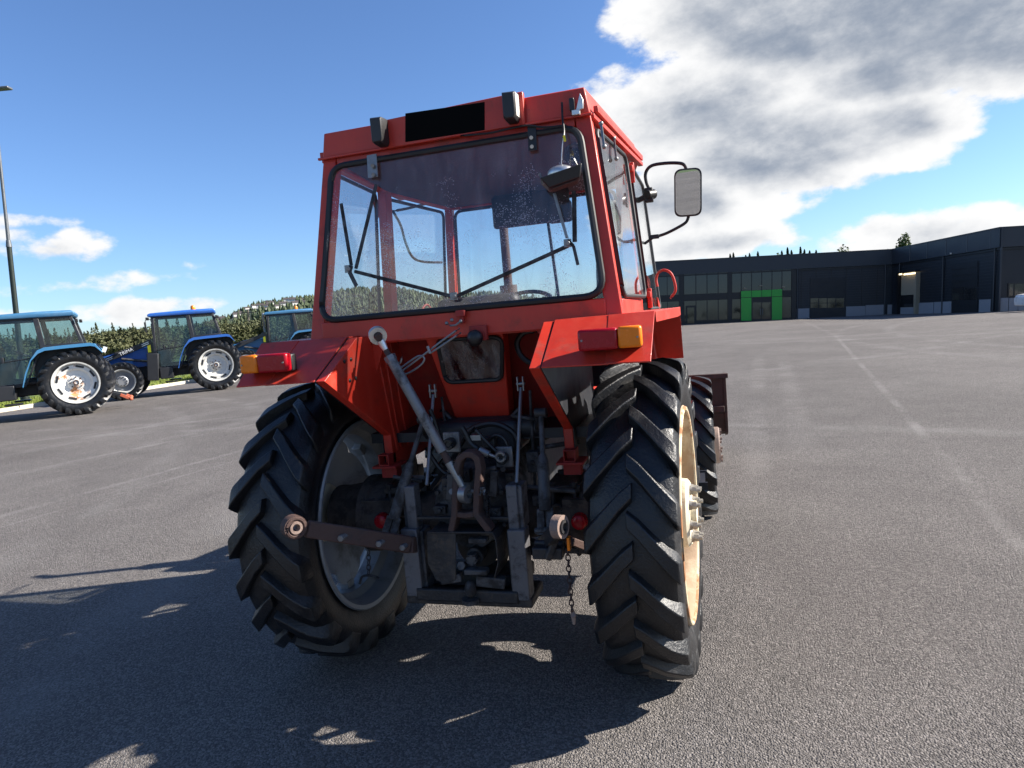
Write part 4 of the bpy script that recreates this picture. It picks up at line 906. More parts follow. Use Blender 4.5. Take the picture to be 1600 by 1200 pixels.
MB().box(P(889, 849, y=-.60), (.012, .03, .055)).build('link_tag', 'amber_lens', lr, bevel=.002)
MB().beam(P(893, 846, y=-.45), P(935, 862, y=-.30), .03, .035).build('stabiliser_bar', 'rust_steel', T, bevel=.004)
# chains
def chain(name, pts, m, ln=.030, wd=.0095, r=.0032):
    b = MB(); pts = [V(p) for p in pts]; L = sum((c-a).length for a, c in zip(pts, pts[1:])); n = int(L/(ln*.80)); k = 0
    def atl(s):
        for a, c in zip(pts, pts[1:]):
            l = (c-a).length
            if s <= l: return a+(c-a)*(s/l), (c-a).normalized()
            s -= l
        return pts[-1], (pts[-1]-pts[-2]).normalized()
    for i in range(n):
        c, d = atl((i+.5)*L/n); x = d.cross(V((0, 1, 0))).normalized(); y = d.cross(x)
        w = x if i % 2 else y; q = []
        for j in range(12):
            t = 2*math.pi*j/12; q.append(c+d*(math.cos(t)*ln*.5)+w*(math.sin(t)*wd))
        b.tube(q, r, 5, closed=True)
    return b.build(name, m, T)
chain('check_chain', [P(887, 858, y=-.58), P(889, 895, y=-.58), P(894, 955, y=-.58)], 'rust_steel')
MB().tube([P(894, 952, y=-.58), P(896, 962, y=-.58), P(897, 975, y=-.575)], [.007, .012, .006], 8).build('chain_pin', 'hub_brown', T)
chain('pin_chain', [P(576, 860, y=-.45), P(576, 898, y=-.45)], GS)
MB().tube(smooth_path([P(u, v, y=-.45) for u, v in ((592, 903), (577, 899), (566, 901), (562, 912))], 4), .006, 6).build('chain_hook', GS, T)

# ------------------------------------------------------------------ blue tractors
bl_ty = tyre_mesh('rear_tyre', .92, .50, .56, 22); bl_tf = tyre_mesh('front_tyre', .66, .40, .40, 20)
def blue_tractor(loc, head, label, paint, roofm, rimm, beacon, logo, links):
    t = tag(empty('blue_tractor', loc), label, 'tractor', 'blue tractors parked along the kerb'); t.rotation_euler.z = math.atan2(-head[0], head[1]); t.scale = (1.04, 1.04, 1.04)
    for s in (1, -1):
        w = empty('rear_wheel', (s*.86, 0, .92), t); o = link('tyre', bl_ty, w); o.rotation_euler.x = random.uniform(0, .3)
        MB().lathe([(-.22, .565), (-.24, .585), (-.235, .55), (-.16, .53), (-.08, .49), (.08, .49), (.16, .53), (.235, .55), (.24, .585), (.22, .565), (.17, .545), (-.17, .545)], (0, 0, 0), 'x', 48, closed=True).build('rim', 'white_rim', w)
        d = MB(); n = 64; vs = []
        for (r, x) in ((.50, .13), (.40, .125), (.33, .05), (.22, .04), (.20, .07), (.10, .075), (.09, .16), (.0, .165)): vs += [(s*x, r*math.cos(2*math.pi*k/n), r*math.sin(2*math.pi*k/n)) for k in range(n)]
        d.add(vs, [(j*n+k, j*n+(k+1) % n, (j+1)*n+(k+1) % n, (j+1)*n+k) for j in range(7) for k in range(n)]); d.build('wheel_disc', rimm, w)
        sl2 = MB()
        for k in range(8):
            a = 2*math.pi*k/8+.3; M = Matrix.Rotation(a, 3, 'X'); sl2.box(M @ V((s*.134, 0, .455)), (.014, .20, .055), M)
        sl2.build('rim_slots', 'dark_chassis', w, bevel=.02)
        nb = MB()
        for k in range(8): a = 2*math.pi*k/8; nb.cyl((s*.06, .15*math.cos(a), .15*math.sin(a)), (s*.11, .15*math.cos(a), .15*math.sin(a)), .022, n=6)
        nb.ring((s*.165, 0, 0), (1, 0, 0), .06, .02, 16, 6).build('wheel_nuts', 'rust_steel', w)
        w = empty('front_wheel', (s*.88, 3.0, .66), t); o = link('tyre', bl_tf, w); o.rotation_euler.x = .1
        MB().lathe([(-.18, .405), (-.19, .42), (-.18, .39), (-.06, .35), (.06, .35), (.18, .39), (.19, .42), (.18, .405), (.12, .385), (-.12, .385)], (0, 0, 0), 'x', 40, closed=True).build('rim', 'white_rim', w)
        MB().lathe([(.04, .36), (.05, .30), (.02, .20), (.12, .19), (.15, .15), (.15, 0)], (0, 0, 0), 'x', 36, sgn=s).build('wheel_disc', 'grey_rim', w)
        nb = MB()
        for k in range(10): a = 2*math.pi*k/10; nb.cyl((s*.14, .15*math.cos(a), .15*math.sin(a)), (s*.18, .15*math.cos(a), .15*math.sin(a)), .02, n=6)
        nb.build('wheel_nuts', 'grey_cast', w)
        # fender following the wheel
        path = [(1.22, .95), (1.12, 1.30), (.96, 1.66), (.78, 1.90), (.62, 1.965), (.20, 1.985), (-.45, 2.0), (-.56, 1.97), (-.72, 1.72)]
        fm = MB()
        for (x0, x1, dz) in ((.56, 1.10, 0),):
            vs = []
            for (y, z) in path: vs += [(s*x0, y, z), (s*x1, y, z), (s*x1, y-.01, z-.09 if z > 1.8 else z-.03), (s*(x1-.02), y-.012, z-.09 if z > 1.8 else z-.03), (s*(x1-.03), y, z-.02), (s*x0, y, z-.02)]
            k = 6; fm.add(vs, [(j*k+i, j*k+(i+1) % k, (j+1)*k+(i+1) % k, (j+1)*k+i) for j in range(len(path)-1) for i in range(k)]+[tuple(range(k)), tuple(reversed(range((len(path)-1)*k, len(path)*k)))])
        fm.build('fender', paint, t, ang=50)
        MB().box((s*.62, .15, 1.55), (.03, 1.6, .8)).build('fender_inside', 'dark_chassis', t)
        # cab side: pillars, panes
        cf = MB().beam((s*.80, 1.92, 1.0), (s*.72, 1.86, 2.80), .07, .09, (0, 1, 0)).beam((s*.84, .66, 1.95), (s*.74, .74, 2.80), .07, .13, (0, 1, 0)).beam((s*.80, -.26, 1.98), (s*.70, -.06, 2.80), .07, .08, (0, 1, 0))
        cf.beam((s*.84, 1.16, .98), (s*.85, .72, 1.93), .05, .05).beam((s*.82, 1.92, .98), (s*.84, 1.16, .98), .06, .10).beam((s*.84, .66, 1.99), (s*.80, -.26, 2.01), .06, .09).beam((s*.72, 1.86, 2.78), (s*.70, -.06, 2.78), .06, .08)
        cf.build('cab_pillars', 'dark_chassis', t, bevel=.01)
        MB().plate([(s*.80, 1.86, 1.03), (s*.84, 1.18, 1.03), (s*.84, .74, 1.95), (s*.75, .80, 2.74), (s*.725, 1.80, 2.74)], .006, (s, 0, 0)).build('door_glass', 'tractor_glass', t, smooth=False)
        MB().plate([(s*.83, .60, 2.04), (s*.80, -.20, 2.05), (s*.715, -.05, 2.74), (s*.745, .66, 2.74)], .006, (s, 0, 0)).build('side_glass', 'tractor_glass', t, smooth=False)
        MB().box((s*.86, 1.60, 1.70), (.03, .06, .16)).beam((s*.84, 1.86, 1.62), (s*.85, .80, 1.72), .02, .025).build('door_handle', 'dark_chassis', t, bevel=.008)
        MB().box((s*.80, 1.62, .80), (.36, .42, .40)).box((s*.86, 2.02, 1.05), (.30, .36, .95), Matrix.Rotation(R(6), 3, 'X')).box((s*.82, 1.50, .48), (.34, .40, .05)).build('step_box', 'loader_black', t, bevel=.03)
        # mirror
        MB().box((s*.98, 2.08, 2.45), (.14, .05, .34)).tube([(s*.76, 1.92, 2.72), (s*.95, 2.05, 2.70), (s*.98, 2.08, 2.60)], .015, 6).tube([(s*.78, 1.94, 2.15), (s*.95, 2.05, 2.2), (s*.98, 2.08, 2.3)], .012, 6).build('mirror', 'black_plastic', t, bevel=.02)
        # loader
        MB().beam((s*.52, 1.98, 1.95), (s*.52, 3.60, 1.38), .09, .17).beam((s*.52, 3.50, 1.44), (s*.52, 4.30, .75), .09, .15).build('loader_arm', 'loader_black', t, bevel=.012)
        MB().beam((s*.52, 2.05, 1.86), (s*.52, 3.70, 1.55), .05, .05).build('loader_rod', 'grey_cast', t)
        MB().beam((s*.50, 2.10, .8), (s*.50, 2.05, 2.02), .10, .20, (0, 1, 0)).build('loader_mast', 'loader_black', t, bevel=.012)
        MB().cyl((s*.52, 2.15, 1.25), (s*.52, 3.0, 1.42), .045, n=12).build('loader_cylinder', 'grey_cast', t)
        MB().box((s*.556, 2.10, 1.72), (.008, .10, .30)).build('warning_sticker', 'yellow_sticker', t)
    rp = [(-.78, 1.98), (.78, 1.98), (.80, .70), (.76, -.14), (-.76, -.14), (-.80, .70)]; n = 6
    rf = MB(); rows = ((1.0, 2.80), (1.03, 2.83), (1.02, 2.89), (.94, 2.93)); vs = []
    for sc, z in rows: vs += [(x*sc, (y-.9)*sc+.9, z+(.035 if y < .71 and z > 2.81 else 0)) for x, y in rp]
    rf.add(vs, [tuple(reversed(range(n))), tuple(range(3*n, 4*n))]+[(j*n+i, j*n+(i+1) % n, (j+1)*n+(i+1) % n, (j+1)*n+i) for j in range(3) for i in range(n)])
    rf.build('roof', roofm, t, bevel=.02)
    MB().plate([(-.74, 1.90, 1.2), (.74, 1.90, 1.2), (.70, 1.88, 2.75), (-.70, 1.88, 2.75)], .006, (0, 1, 0)).build('windscreen', 'tractor_glass', t, smooth=False)
    MB().plate([(-.74, -.25, 2.02), (.74, -.25, 2.02), (.66, -.08, 2.76), (-.66, -.08, 2.76)], .006, (0, -1, 0)).build('rear_glass', 'tractor_glass', t, smooth=False)
    MB().box((0, 0, .95), (.5, 1.2, .5)).cyl((-.62, 0, .92), (.62, 0, .92), .17, n=16).box((0, 1.7, .9), (.5, 2.4, .5)).cyl((-.7, 3.0, .66), (.7, 3.0, .66), .10, n=12).box((0, .8, 1.02), (1.2, 1.7, .10)).box((0, -.35, .75), (.5, .3, .7)).build('chassis', 'dark_chassis', t, bevel=.03)
    hd = MB(); vs = []
    for (y, hw, z0, z1) in ((1.98, .40, 1.1, 1.86), (2.9, .37, 1.05, 1.74), (3.6, .33, 1.0, 1.58), (3.78, .27, 1.0, 1.40)): vs += [(-hw, y, z0), (hw, y, z0), (hw, y, z1-.12), (hw*.7, y, z1), (-hw*.7, y, z1), (-hw, y, z1-.12)]
    hd.add(vs, [tuple(range(6)), tuple(reversed(range(18, 24)))]+[(j*6+i, j*6+(i+1) % 6, (j+1)*6+(i+1) % 6, (j+1)*6+i) for j in range(3) for i in range(6)]); hd.build('bonnet', paint, t, bevel=.02)
    MB().box((0, .45, 1.55), (.5, .5, .14)).beam((0, .2, 1.6), (0, .05, 2.25), .48, .12, (0, 1, 0)).build('seat', 'seat_vinyl', t, bevel=.03)
    MB().ring((0, 1.25, 1.85), (0, -.5, .85), .22, .018, 24, 6).cyl((0, 1.25, 1.85), (0, 1.5, 1.3), .04).box((0, 1.65, 1.4), (.5, .3, .6)).build('steering_column', 'seat_vinyl', t)
    MB().cyl((.55, 2.0, 1.6), (.55, 2.0, 2.95), .045, n=12).build('exhaust', 'grey_rim', t)
    MB().beam((-.52, 4.2, .85), (.52, 4.2, .85), .1, .12).box((0, 4.42, .55), (1.1, .06, .5)).build('loader_front', 'loader_black', t, bevel=.01)
    MB().box((-.78, -.20, 2.66), (.10, .08, .10)).box((.70, -.22, 2.70), (.10, .08, .10)).box((-.72, 2.02, 2.74), (.16, .10, .10)).box((.72, 2.02, 2.74), (.16, .10, .10)).build('work_lamps', 'black_plastic', t, bevel=.015)
    hk = MB()
    for s in (1, -1): hk.beam((s*.40, -.35, .62), (s*.45, -1.15, .36), .05, .09)
    hk.box((0, -.5, .75), (.6, .2, .3)).build('hitch', 'dark_chassis', t, bevel=.01)
    if links:
        e = MB()
        for s in (1, -1): e.beam((s*.45, -1.0, .41), (s*.47, -1.24, .27), .05, .09).ball((s*.47, -1.26, .26), .06, n=10, m=6)
        e.build('link_ends', 'link_red', t, bevel=.01)
        MB().box((-.80, -.78, 1.78), (.05, .10, .16), Matrix.Rotation(R(25), 3, 'X')).build('rear_marker', 'white_print', t)
    if beacon:
        MB().cyl((-.30, .55, 2.90), (-.30, .55, 2.99), .06, n=14).build('beacon_base', 'black_plastic', t)
        MB().lathe([(0, .0), (0, .085), (.10, .08), (.14, .06), (.155, 0)], (-.30, .55, 2.985), 'z', 18).build('beacon', 'orange_lens', t)
    if logo:
        cu = bpy.data.curves.new('loader_lettering', 'FONT'); cu.body = 'TRIMA'; cu.size = .16; cu.extrude = .001; cu.align_x = 'CENTER'; cu.align_y = 'CENTER'
        tmp = bpy.data.objects.new('tmp', cu); COL.objects.link(tmp); dg = bpy.context.evaluated_depsgraph_get()
        me = bpy.data.meshes.new_from_object(tmp.evaluated_get(dg)); bpy.data.objects.remove(tmp); me.materials.clear(); me.materials.append(MAT['white_print'])
        o = link('loader_lettering', me, t); q = mid(V((-.52, 1.98, 1.95)), V((-.52, 3.60, 1.38)), .52); sl3 = math.atan2(1.38-1.95, 3.60-1.98)
        # reads on the left side of the arm: text X runs backwards along the arm
        xv = V((0, -math.cos(sl3), -math.sin(sl3))); nv = V((-1, 0, 0)); yv = nv.cross(xv)
        o.matrix_local = Matrix(((xv.x, yv.x, nv.x, q.x-.048), (xv.y, yv.y, nv.y, q.y), (xv.z, yv.z, nv.z, q.z), (0, 0, 0, 1)))
        st = MB()
        for (a, z) in ((.14, .03), (.14, -.03), (.86, .03), (.86, -.03)):
            q = mid(V((-.52, 1.98, 1.95)), V((-.52, 3.60, 1.38)), a); st.beam(q+V((-.048, 0, z))-xv*.12, q+V((-.048, 0, z))+xv*.12, .004, .022)
        st.build('loader_stripes', 'white_print', t)
    return t
HD = V((-.78, -.62, 0)).normalized(); LF = V((HD.y, -HD.x, 0))   # LF: towards the tractor's right side
def hub_place(u, v): q = P(u, v, z=0); return q + LF*(.86 if LF.dot(q-CAM) > 0 else -.86)
blue_tractor(hub_place(121, 648), V((-.70, -.71, 0)), 'light blue tractor without a beacon, parked in front of the tall lamp post', 'cyan_paint', 'blue_roof', 'white_rim_rusty', False, False, True)
blue_tractor(hub_place(343, 609), HD, 'deep blue tractor with orange roof beacon and lettered black loader arms', 'blue_paint', 'blue_paint', 'white_rim', True, True, False)
blue_tractor(hub_place(494, 580), HD, 'blue tractor with a beacon, half hidden behind the red fender', 'cyan_paint', 'blue_roof', 'white_rim', True, False, False)
# ------------------------------------------------------------------ the dark commercial building
HRO = 4.6
def roofpt(u, v): d = ray(u, v); return CAM + d*(HRO/d.dot(GV))
C_IN = roofpt(1395, 390)                                   # inner corner of the two wings at roof level
axX = (C_IN-roofpt(1034, 409)); axX -= GV*axX.dot(GV); axX.normalize(); axY = GV.cross(axX)
HB = 7.0                                                    # wall height incl. foundation under the yard
BM = Matrix(((axX.x, axY.x, GV.x, C_IN.x), (axX.y, axY.y, GV.y, C_IN.y), (axX.z, axY.z, GV.z, C_IN.z), (0, 0, 0, 1)))
BI = BM.inverted()
B_OUT = BI @ roofpt(1565, 356)
BD = tag(empty('commercial_building'), 'long dark clad building with a green framed entrance across the yard', 'building'); BD.matrix_world = BM
WB = (B_OUT-V((0, 0, 0))); wbl = WB.length; wdir = WB.normalized(); wn = V((wdir.y, -wdir.x, 0))   # wing facade line and its outward normal
if wn.x > 0: wn = -wn
def FA(u, v, off=0.0):   # point on the long facade
    n = axY; return BI @ P(u, v, plane=(n, C_IN-axY*off))
WN = (BM.to_3x3() @ wn)
def FB(u, v, off=0.0): return BI @ P(u, v, plane=(WN, C_IN+WN*off))
def FC(u, v, off=0.0): return BI @ P(u, v, plane=(axY, BM @ (B_OUT-V((0, off, 0)))))
b = MB()
XL = -24.0; XR = B_OUT.x+24
foot = [V((XL, 0, 0)), V((0, 0, 0)), V((B_OUT.x, B_OUT.y, 0)), V((XR, B_OUT.y, 0)), V((XR, 26, 0)), V((XL, 26, 0))]
n = len(foot)
b.add([p+V((0, 0, -HB)) for p in foot]+[p+V((0, 0, -.06)) for p in foot], [tuple(reversed(range(n))), tuple(range(n, 2*n))]+[(i, (i+1) % n, n+(i+1) % n, n+i) for i in range(n)])
b.build('wall', 'cladding', BD)
def runs(off, z0, z1):
    out = MB(); pts = [V((XL, -off, 0)), V((-off*.8, -off, 0))]; q1 = V((B_OUT.x, B_OUT.y, 0))
    out.plate([V((XL, -off, z0)), V((-.0, -off, z0)), V((-.0, -off, z1)), V((XL, -off, z1))], .10, (0, -1, 0))
    a, c = wn*off, q1+wn*off
    out.plate([V((a.x, a.y, z0)), V((c.x, c.y-off, z0)), V((c.x, c.y-off, z1)), V((a.x, a.y, z1))], .10, wn)
    out.plate([V((q1.x-.02, q1.y-off, z0)), V((XR, q1.y-off, z0)), V((XR, q1.y-off, z1)), V((q1.x-.02, q1.y-off, z1))], .10, (0, -1, 0))
    return out
runs(.14, -1.18, 0.0).build('parapet', 'cladding_trim', BD); runs(.17, -.03, .05).build('coping', 'cladding_trim', BD); runs(.06, -1.34, -1.22).build('shadow_gap', 'facade_frame', BD)
# vertical joints of the parapet panels
jm = MB().box((0, 0, 0), (.035, .03, 1.1)).mesh('panel_joint', 'pole_steel')
for k in range(5):
    q = wn*.155+wdir*(wbl*(.22+.18*k)); j = link('panel_joint', jm, BD); j.location = (q.x, q.y, -.6)
j = link('corner_trim', MB().box((0, 0, 0), (.10, .10, 5.2)).mesh('corner_trim', 'cladding_trim'), BD); j.location = (B_OUT.x-.05, B_OUT.y-.19, -2.6)
# fine horizontal cladding ribs
rib = MB()
for k in range(20):
    z = -1.55-.2*k; rib.box(((-10.2+0)/2, -.006, z), (10.0, .02, .03))
    q0, q1 = wn*.006+wdir*.1, wn*.006+wdir*(wbl-.1); rib.beam(V((q0.x, q0.y, z)), V((q1.x, q1.y, z)), .02, .03)
tag(rib.build('cladding_ribs', 'cladding_trim', BD), kind='stuff')
def rectA(F, u0, u1, v0, v1, off, th, name, m, parent, bevel=0):
    """a panel on a facade; photo columns give its sides, rows at its middle give its heights"""
    um = (u0+u1)/2; a, c = F(u0, (v0+v1)/2, off), F(u1, (v0+v1)/2, off); z1, z0 = F(um, v0, off).z, F(um, v1, off).z
    nn = (0, -1, 0) if F is not FB else wn
    return MB().plate([V((a.x, a.y, z0)), V((c.x, c.y, z0)), V((c.x, c.y, z1)), V((a.x, a.y, z1))], th, nn).build(name, m, parent, bevel=bevel)
# two storeys of glass left of the cladding
gw = rectA(FA, 985, 1243, 423, 507, .03, .06, 'window_wall', 'facade_frame', BD)
cols = [(995, 1010), (1011, 1026), (1027, 1042), (1043, 1060.5), (1069, 1086.6), (1088, 1104), (1105.4, 1121.4), (1122.8, 1136.5), (1144, 1157.4), (1159, 1173.6), (1175, 1189.4), (1190.8, 1205.4), (1206.8, 1221), (1222.4, 1236)]
zu1, zu0, zl1, zl0 = FA(1110, 424.5).z, FA(1110, 458.5).z, FA(1110, 469).z, FA(1110, 500).z
for (a, c) in cols:
    pa, pc = FA(a, 450, .045), FA(c, 450, .045)
    for (z0, z1) in ((zu0, zu1), (zl0, zl1)):
        if z1 == zl1 and 1158 < (a+c)/2 < 1222: continue
        MB().plate([V((pa.x, pa.y, z0)), V((pc.x, pc.y, z0)), V((pc.x, pc.y, z1)), V((pa.x, pa.y, z1))], .02, (0, -1, 0)).build('pane', random.choice(('facade_glass', 'facade_glass', 'facade_glass_warm', 'facade_glass_cool')), gw, smooth=False)
for (u0, u1) in ((1061, 1068), (1137, 1143.5), (1237, 1244)): rectA(FA, u0, u1, 423, 510, .12, .12, 'column', 'facade_frame', gw)
rectA(FA, 985, 1237, 459.5, 468, .07, .05, 'storey_band', 'facade_frame', gw)
d = rectA(FA, 1071.5, 1087, 477.5, 508, .08, .05, 'side_door', 'facade_frame', BD); rectA(FA, 1074, 1084.8, 480.5, 505, .095, .02, 'door_glass', 'facade_glass_dark', d)
# green entrance
en = rectA(FA, 1157.5, 1222.5, 453, 503, .30, .25, 'entrance_frame', 'facade_frame', BD)
for (u0, u1, v0, v1) in ((1158, 1174, 454.5, 464.3), (1174.8, 1189.8, 453.8, 464), (1190.6, 1205.4, 453, 463.4), (1206.2, 1222, 452.2, 463), (1158, 1174, 465.2, 501), (1206.2, 1222, 463.8, 499.5)):
    rectA(FA, u0, u1, v0, v1, .34, .05, 'green_panel', 'green_panel', en)
for (u0, u1) in ((1176, 1189.2), (1190.6, 1203.8)): rectA(FA, u0, u1, 472.5, 498.5, .325, .02, 'entrance_door', 'facade_glass', en)
for (u, v) in ((1164, 450.5), (1188.5, 446.5), (1224.5, 448.5)):
    q = FA(u, v, .2); MB().box(q, (.22, .14, .10)).build('wall_lamp', 'beige_wall', BD, bevel=.02)
for u in (1246, 1383):
    q = FA(u, 460, .09); MB().cyl(V((q.x, q.y, -1.2)), V((q.x, q.y, -6.2)), .05, n=10).build('downpipe', 'cladding_trim', BD)
for t_ in (.10, .55, .97):
    q = wn*.09+wdir*(wbl*t_); MB().cyl(V((q.x, q.y, -1.2)), V((q.x, q.y, -6.2)), .05, n=10).build('downpipe', 'cladding_trim', BD)
for k in range(9):
    q = V((-1.1-1.15*k, -.012, 0)); MB().box(q+V((0, 0, -3.3)), (.03, .03, 3.9)).build('cladding_joint', 'facade_frame', BD)
for u in (1188, 1191.6):
    q = FA(u, 487, .36); MB().box(q, (.035, .05, .5)).build('door_handle', 'pole_steel', BD)
# roller doors
def roller(F, u0, u1, v0, v1, w0, w1, npan):
    r_ = rectA(F, u0, u1, v0, v1, .02, .06, 'roller_door', 'door_slats', BD)
    for k in range(8):
        va, vb = v0+(v1-v0)*k/8, v0+(v1-v0)*(k+.86)/8
        if vb < w0 or va > w1: rectA(F, u0+.6, u1-.6, va, vb, .045, .03, 'door_section', 'door_slats', r_)
    for k in range(npan):
        ua, ub = u0+1+(u1-u0-2)*k/npan, u0+1+(u1-u0-2)*(k+.9)/npan
        rectA(F, ua, ub, w0, (w0+w1)/2-.4, .04, .03, 'pane', 'facade_glass', r_); rectA(F, ua, ub, (w0+w1)/2+.4, w1, .04, .03, 'pane', 'facade_glass', r_)
roller(FA, 1265.5, 1321, 434, 497, 466, 481, 4); roller(FB, 1486.5, 1528, 411, 489, 450.5, 468.5, 2)
rectA(FB, 1549, 1560, 431, 489, .04, .06, 'service_door', 'door_slats', BD)
# concrete plinth panels
for F, u0, u1, v0 in ((FA, 1244.5, 1264.5, 482), (FA, 1322, 1352, 478.5), (FA, 1352.6, 1380.5, 476.5), (FA, 1386.5, 1394.5, 476), (FB, 1431, 1458, 473), (FB, 1459, 1485.5, 471.5), (FB, 1529, 1547, 468)):
    rectA(F, u0, u1, v0, 512, .07, .10, 'plinth_panel', 'plinth_concrete', BD)
for u0, u1 in ((1561, 1575), (1576, 1590), (1591, 1606), (1607, 1640)): rectA(FC, u0, u1, 465.5, 505, .07, .10, 'plinth_panel', 'plinth_concrete', BD)
wc_ = rectA(FC, 1575, 1618, 441.5, 464, .05, .06, 'window', 'facade_frame', BD)
for u0, u1 in ((1577, 1583), (1585.5, 1600), (1602, 1616)): rectA(FC, u0, u1, 443.5, 462, .07, .03, 'pane', 'facade_glass', wc_)
# lit porch: recess lined in beige, tube lights at its head
pr = rectA(FB, 1401.5, 1430, 426, 492, .03, .04, 'porch', 'beige_wall', BD)
rectA(FB, 1406, 1427, 461, 480, .045, .02, 'porch_window', 'facade_glass_dark', pr); rectA(FB, 1406, 1427, 480.5, 492, .05, .02, 'porch_panel', 'plinth_concrete', pr)
rectA(FB, 1399.5, 1402.3, 426, 492, .30, .30, 'porch_side', 'facade_frame', pr); rectA(FB, 1429.6, 1431, 426, 492, .30, .30, 'porch_side', 'beige_wall', pr)
em = bpy.data.materials.new('tube_light'); em.use_nodes = True; em.node_tree.nodes['Principled BSDF'].inputs['Emission Color'].default_value = (1, .82, .5, 1); em.node_tree.nodes['Principled BSDF'].inputs['Emission Strength'].default_value = 1.0; MAT['tube_light'] = em
rectA(FB, 1402, 1408, 427.6, 429.8, .22, .08, 'tube_light', 'tube_light', pr); rectA(FB, 1412, 1429, 426.6, 429, .22, .08, 'tube_light', 'tube_light', pr)
rectA(FB, 1399.5, 1431, 424.6, 426.2, .32, .32, 'porch_roof', 'facade_frame', pr)
q = FB(1485.5, 396, .2); MB().box(q, (.12, .10, .10)).build('wall_camera', 'pale_lens', BD, bevel=.02)

# a white car at the far edge of the yard
cpos = P(1603, 481, y=40.5)
CR = tag(empty('parked_car', (cpos.x+1.75, 40.2, G(cpos.x, 40.5))), 'white car parked beside the pale wall base of the building', 'car')
side = [(-2.1, .35), (-2.12, .75), (-2.0, .95), (-1.45, 1.02), (-.85, 1.45), (.75, 1.48), (1.35, 1.05), (2.0, .92), (2.15, .7), (2.12, .35)]
b = MB(); vs = []
for (yy, ins) in ((-.85, 0), (.85, 0)): vs += [(x, yy*(1 if z < 1.1 else .82), z) for x, z in side]
n = len(side); b.add(vs, [tuple(range(n)), tuple(reversed(range(n, 2*n)))]+[(i, (i+1) % n, n+(i+1) % n, n+i) for i in range(n)]); b.build('body', 'car_white', CR, bevel=.05)
for s in (-1, 1): MB().plate([(-1.25, s*.80, 1.05), (1.15, s*.80, 1.08), (.70, s*.715, 1.42), (-.80, s*.715, 1.40)], .02, (0, s, .2)).build('window', 'facade_glass_dark', CR)
for x in (-1.3, 1.3):
    for s in (-1, 1):
        MB().lathe([(-.1, .2), (-.11, .30), (-.06, .32), (.06, .32), (.11, .30), (.1, .2)], (x, s*.8, .32), 'y', 24).lathe([(.06, .2), (.09, .19), (.09, 0)], (x, s*.8, .32), 'y', 24, sgn=s).build('wheel', 'rubber', CR)
for s in (-1, 1): MB().box((-2.07, s*.6, .78), (.06, .3, .14)).build('headlight', 'pale_lens', CR, bevel=.02)

# ------------------------------------------------------------------ lamp post
lp0 = CAM+ray(25, 487)*25.0; base = lp0-GV*((lp0.z)/GV.z)
LPT = tag(empty('lamp_post', (base.x, base.y, .09)), 'tall slim street lamp rising behind the light blue tractor', 'street lamp')
up = lambda h: GV*h
MB().cyl((0, 0, -.1), up(6.0), .10, .085, 14).cyl((0, 0, -.1), up(.25), .16, .15, 14).build('lower_pole', 'pole_dark', LPT)
hd_ = CAM+ray(8, 160)*25.0; htop = (hd_-base).dot(GV)
MB().cyl(up(5.95), up(htop+.15), .062, .045, 12).cyl(up(5.9), up(6.15), .10, .075, 14).build('upper_pole', 'pole_steel', LPT)
lh = MB(); n = 4
tip = V((.78*RT.x, .78*RT.y, 0))
for s_ in (1, -1):
    q = up(htop+.12)+tip*(s_*.45); M = Matrix.Rotation(math.atan2(RT.y, RT.x), 3, 'Z')
    lh.box(q, (.62, .28, .09), M)
lh.box(up(htop+.12), (.30, .12, .12)); lh.build('lamp_head', 'pole_steel', LPT, bevel=.03)

# utility pole by the wood
q = P(388, 520, y=75); UPL = tag(empty('utility_pole', (q.x, q.y, -.12)), 'wooden utility pole with a crossarm in front of the wood', 'utility pole')
hz = (CAM+ray(388, 484)*((q-CAM).length/ray(388, 520).length)).z
MB().cyl((0, 0, 0), GV*(hz+.1), .17, .12, 10).build('pole', 'wood_pole', UPL); MB().beam(GV*(hz-.25)+RT*-.9, GV*(hz-.25)+RT*.9, .12, .12).build('crossarm', 'wood_pole', UPL)

# ------------------------------------------------------------------ vegetation
def leaf_quad(b, p, r, flat=.5):
    a = V((random.gauss(0, 1), random.gauss(0, 1), random.gauss(0, flat))).normalized(); c = a.cross(V((random.gauss(0, 1), random.gauss(0, 1), random.gauss(0, 1)))).normalized()
    b.add([p-a*r-c*r*.5, p+a*r*.2-c*r*.8, p+a*r, p-a*r*.1+c*r*.8], [(0, 1, 2, 3)])
def crown_round(b, c, rx, rz, n, leaf, lobes=6):
    L = [(c+V((random.uniform(-.55, .55)*rx, random.uniform(-.55, .55)*rx, random.uniform(-.6, .65)*rz)), random.uniform(.35, .6)) for _ in range(lobes)]
    for _ in range(n):
        q, s = random.choice(L); d = V((random.gauss(0, 1), random.gauss(0, 1), random.gauss(0, 1))).normalized()*(random.random()**.4)
        leaf_quad(b, q+V((d.x*rx*s, d.y*rx*s, d.z*rz*s)), leaf*random.uniform(.6, 1.3))
def crown_spruce(b, base, h, r, n, leaf):
    for _ in range(n):
        t = random.random()**.6; a = random.uniform(0, 6.28); ph = (t*9) % 1
        rr = r*(1-t)**.85*(.45+.55*ph)*random.uniform(.5, 1.05)
        leaf_quad(b, base+V((rr*math.cos(a), rr*math.sin(a), h*(.08+.92*t)-.10*rr)), leaf*(1.1-.6*t)*random.uniform(.6, 1.2), .25)
def limbs(b, base, h, r, k):
    b.cyl(base, base+V((0, 0, h*.55)), r, r*.6, 8, False); top = base+V((0, 0, h*.5))
    for i in range(k):
        a = 6.28*i/k+random.random(); e = top+V((math.cos(a)*h*.16, math.sin(a)*h*.16, h*random.uniform(.15, .35))); b.tube([base+V((0, 0, h*random.uniform(.3, .5))), mid(top, e, .5), e], [r*.5, r*.35, r*.12], 6)
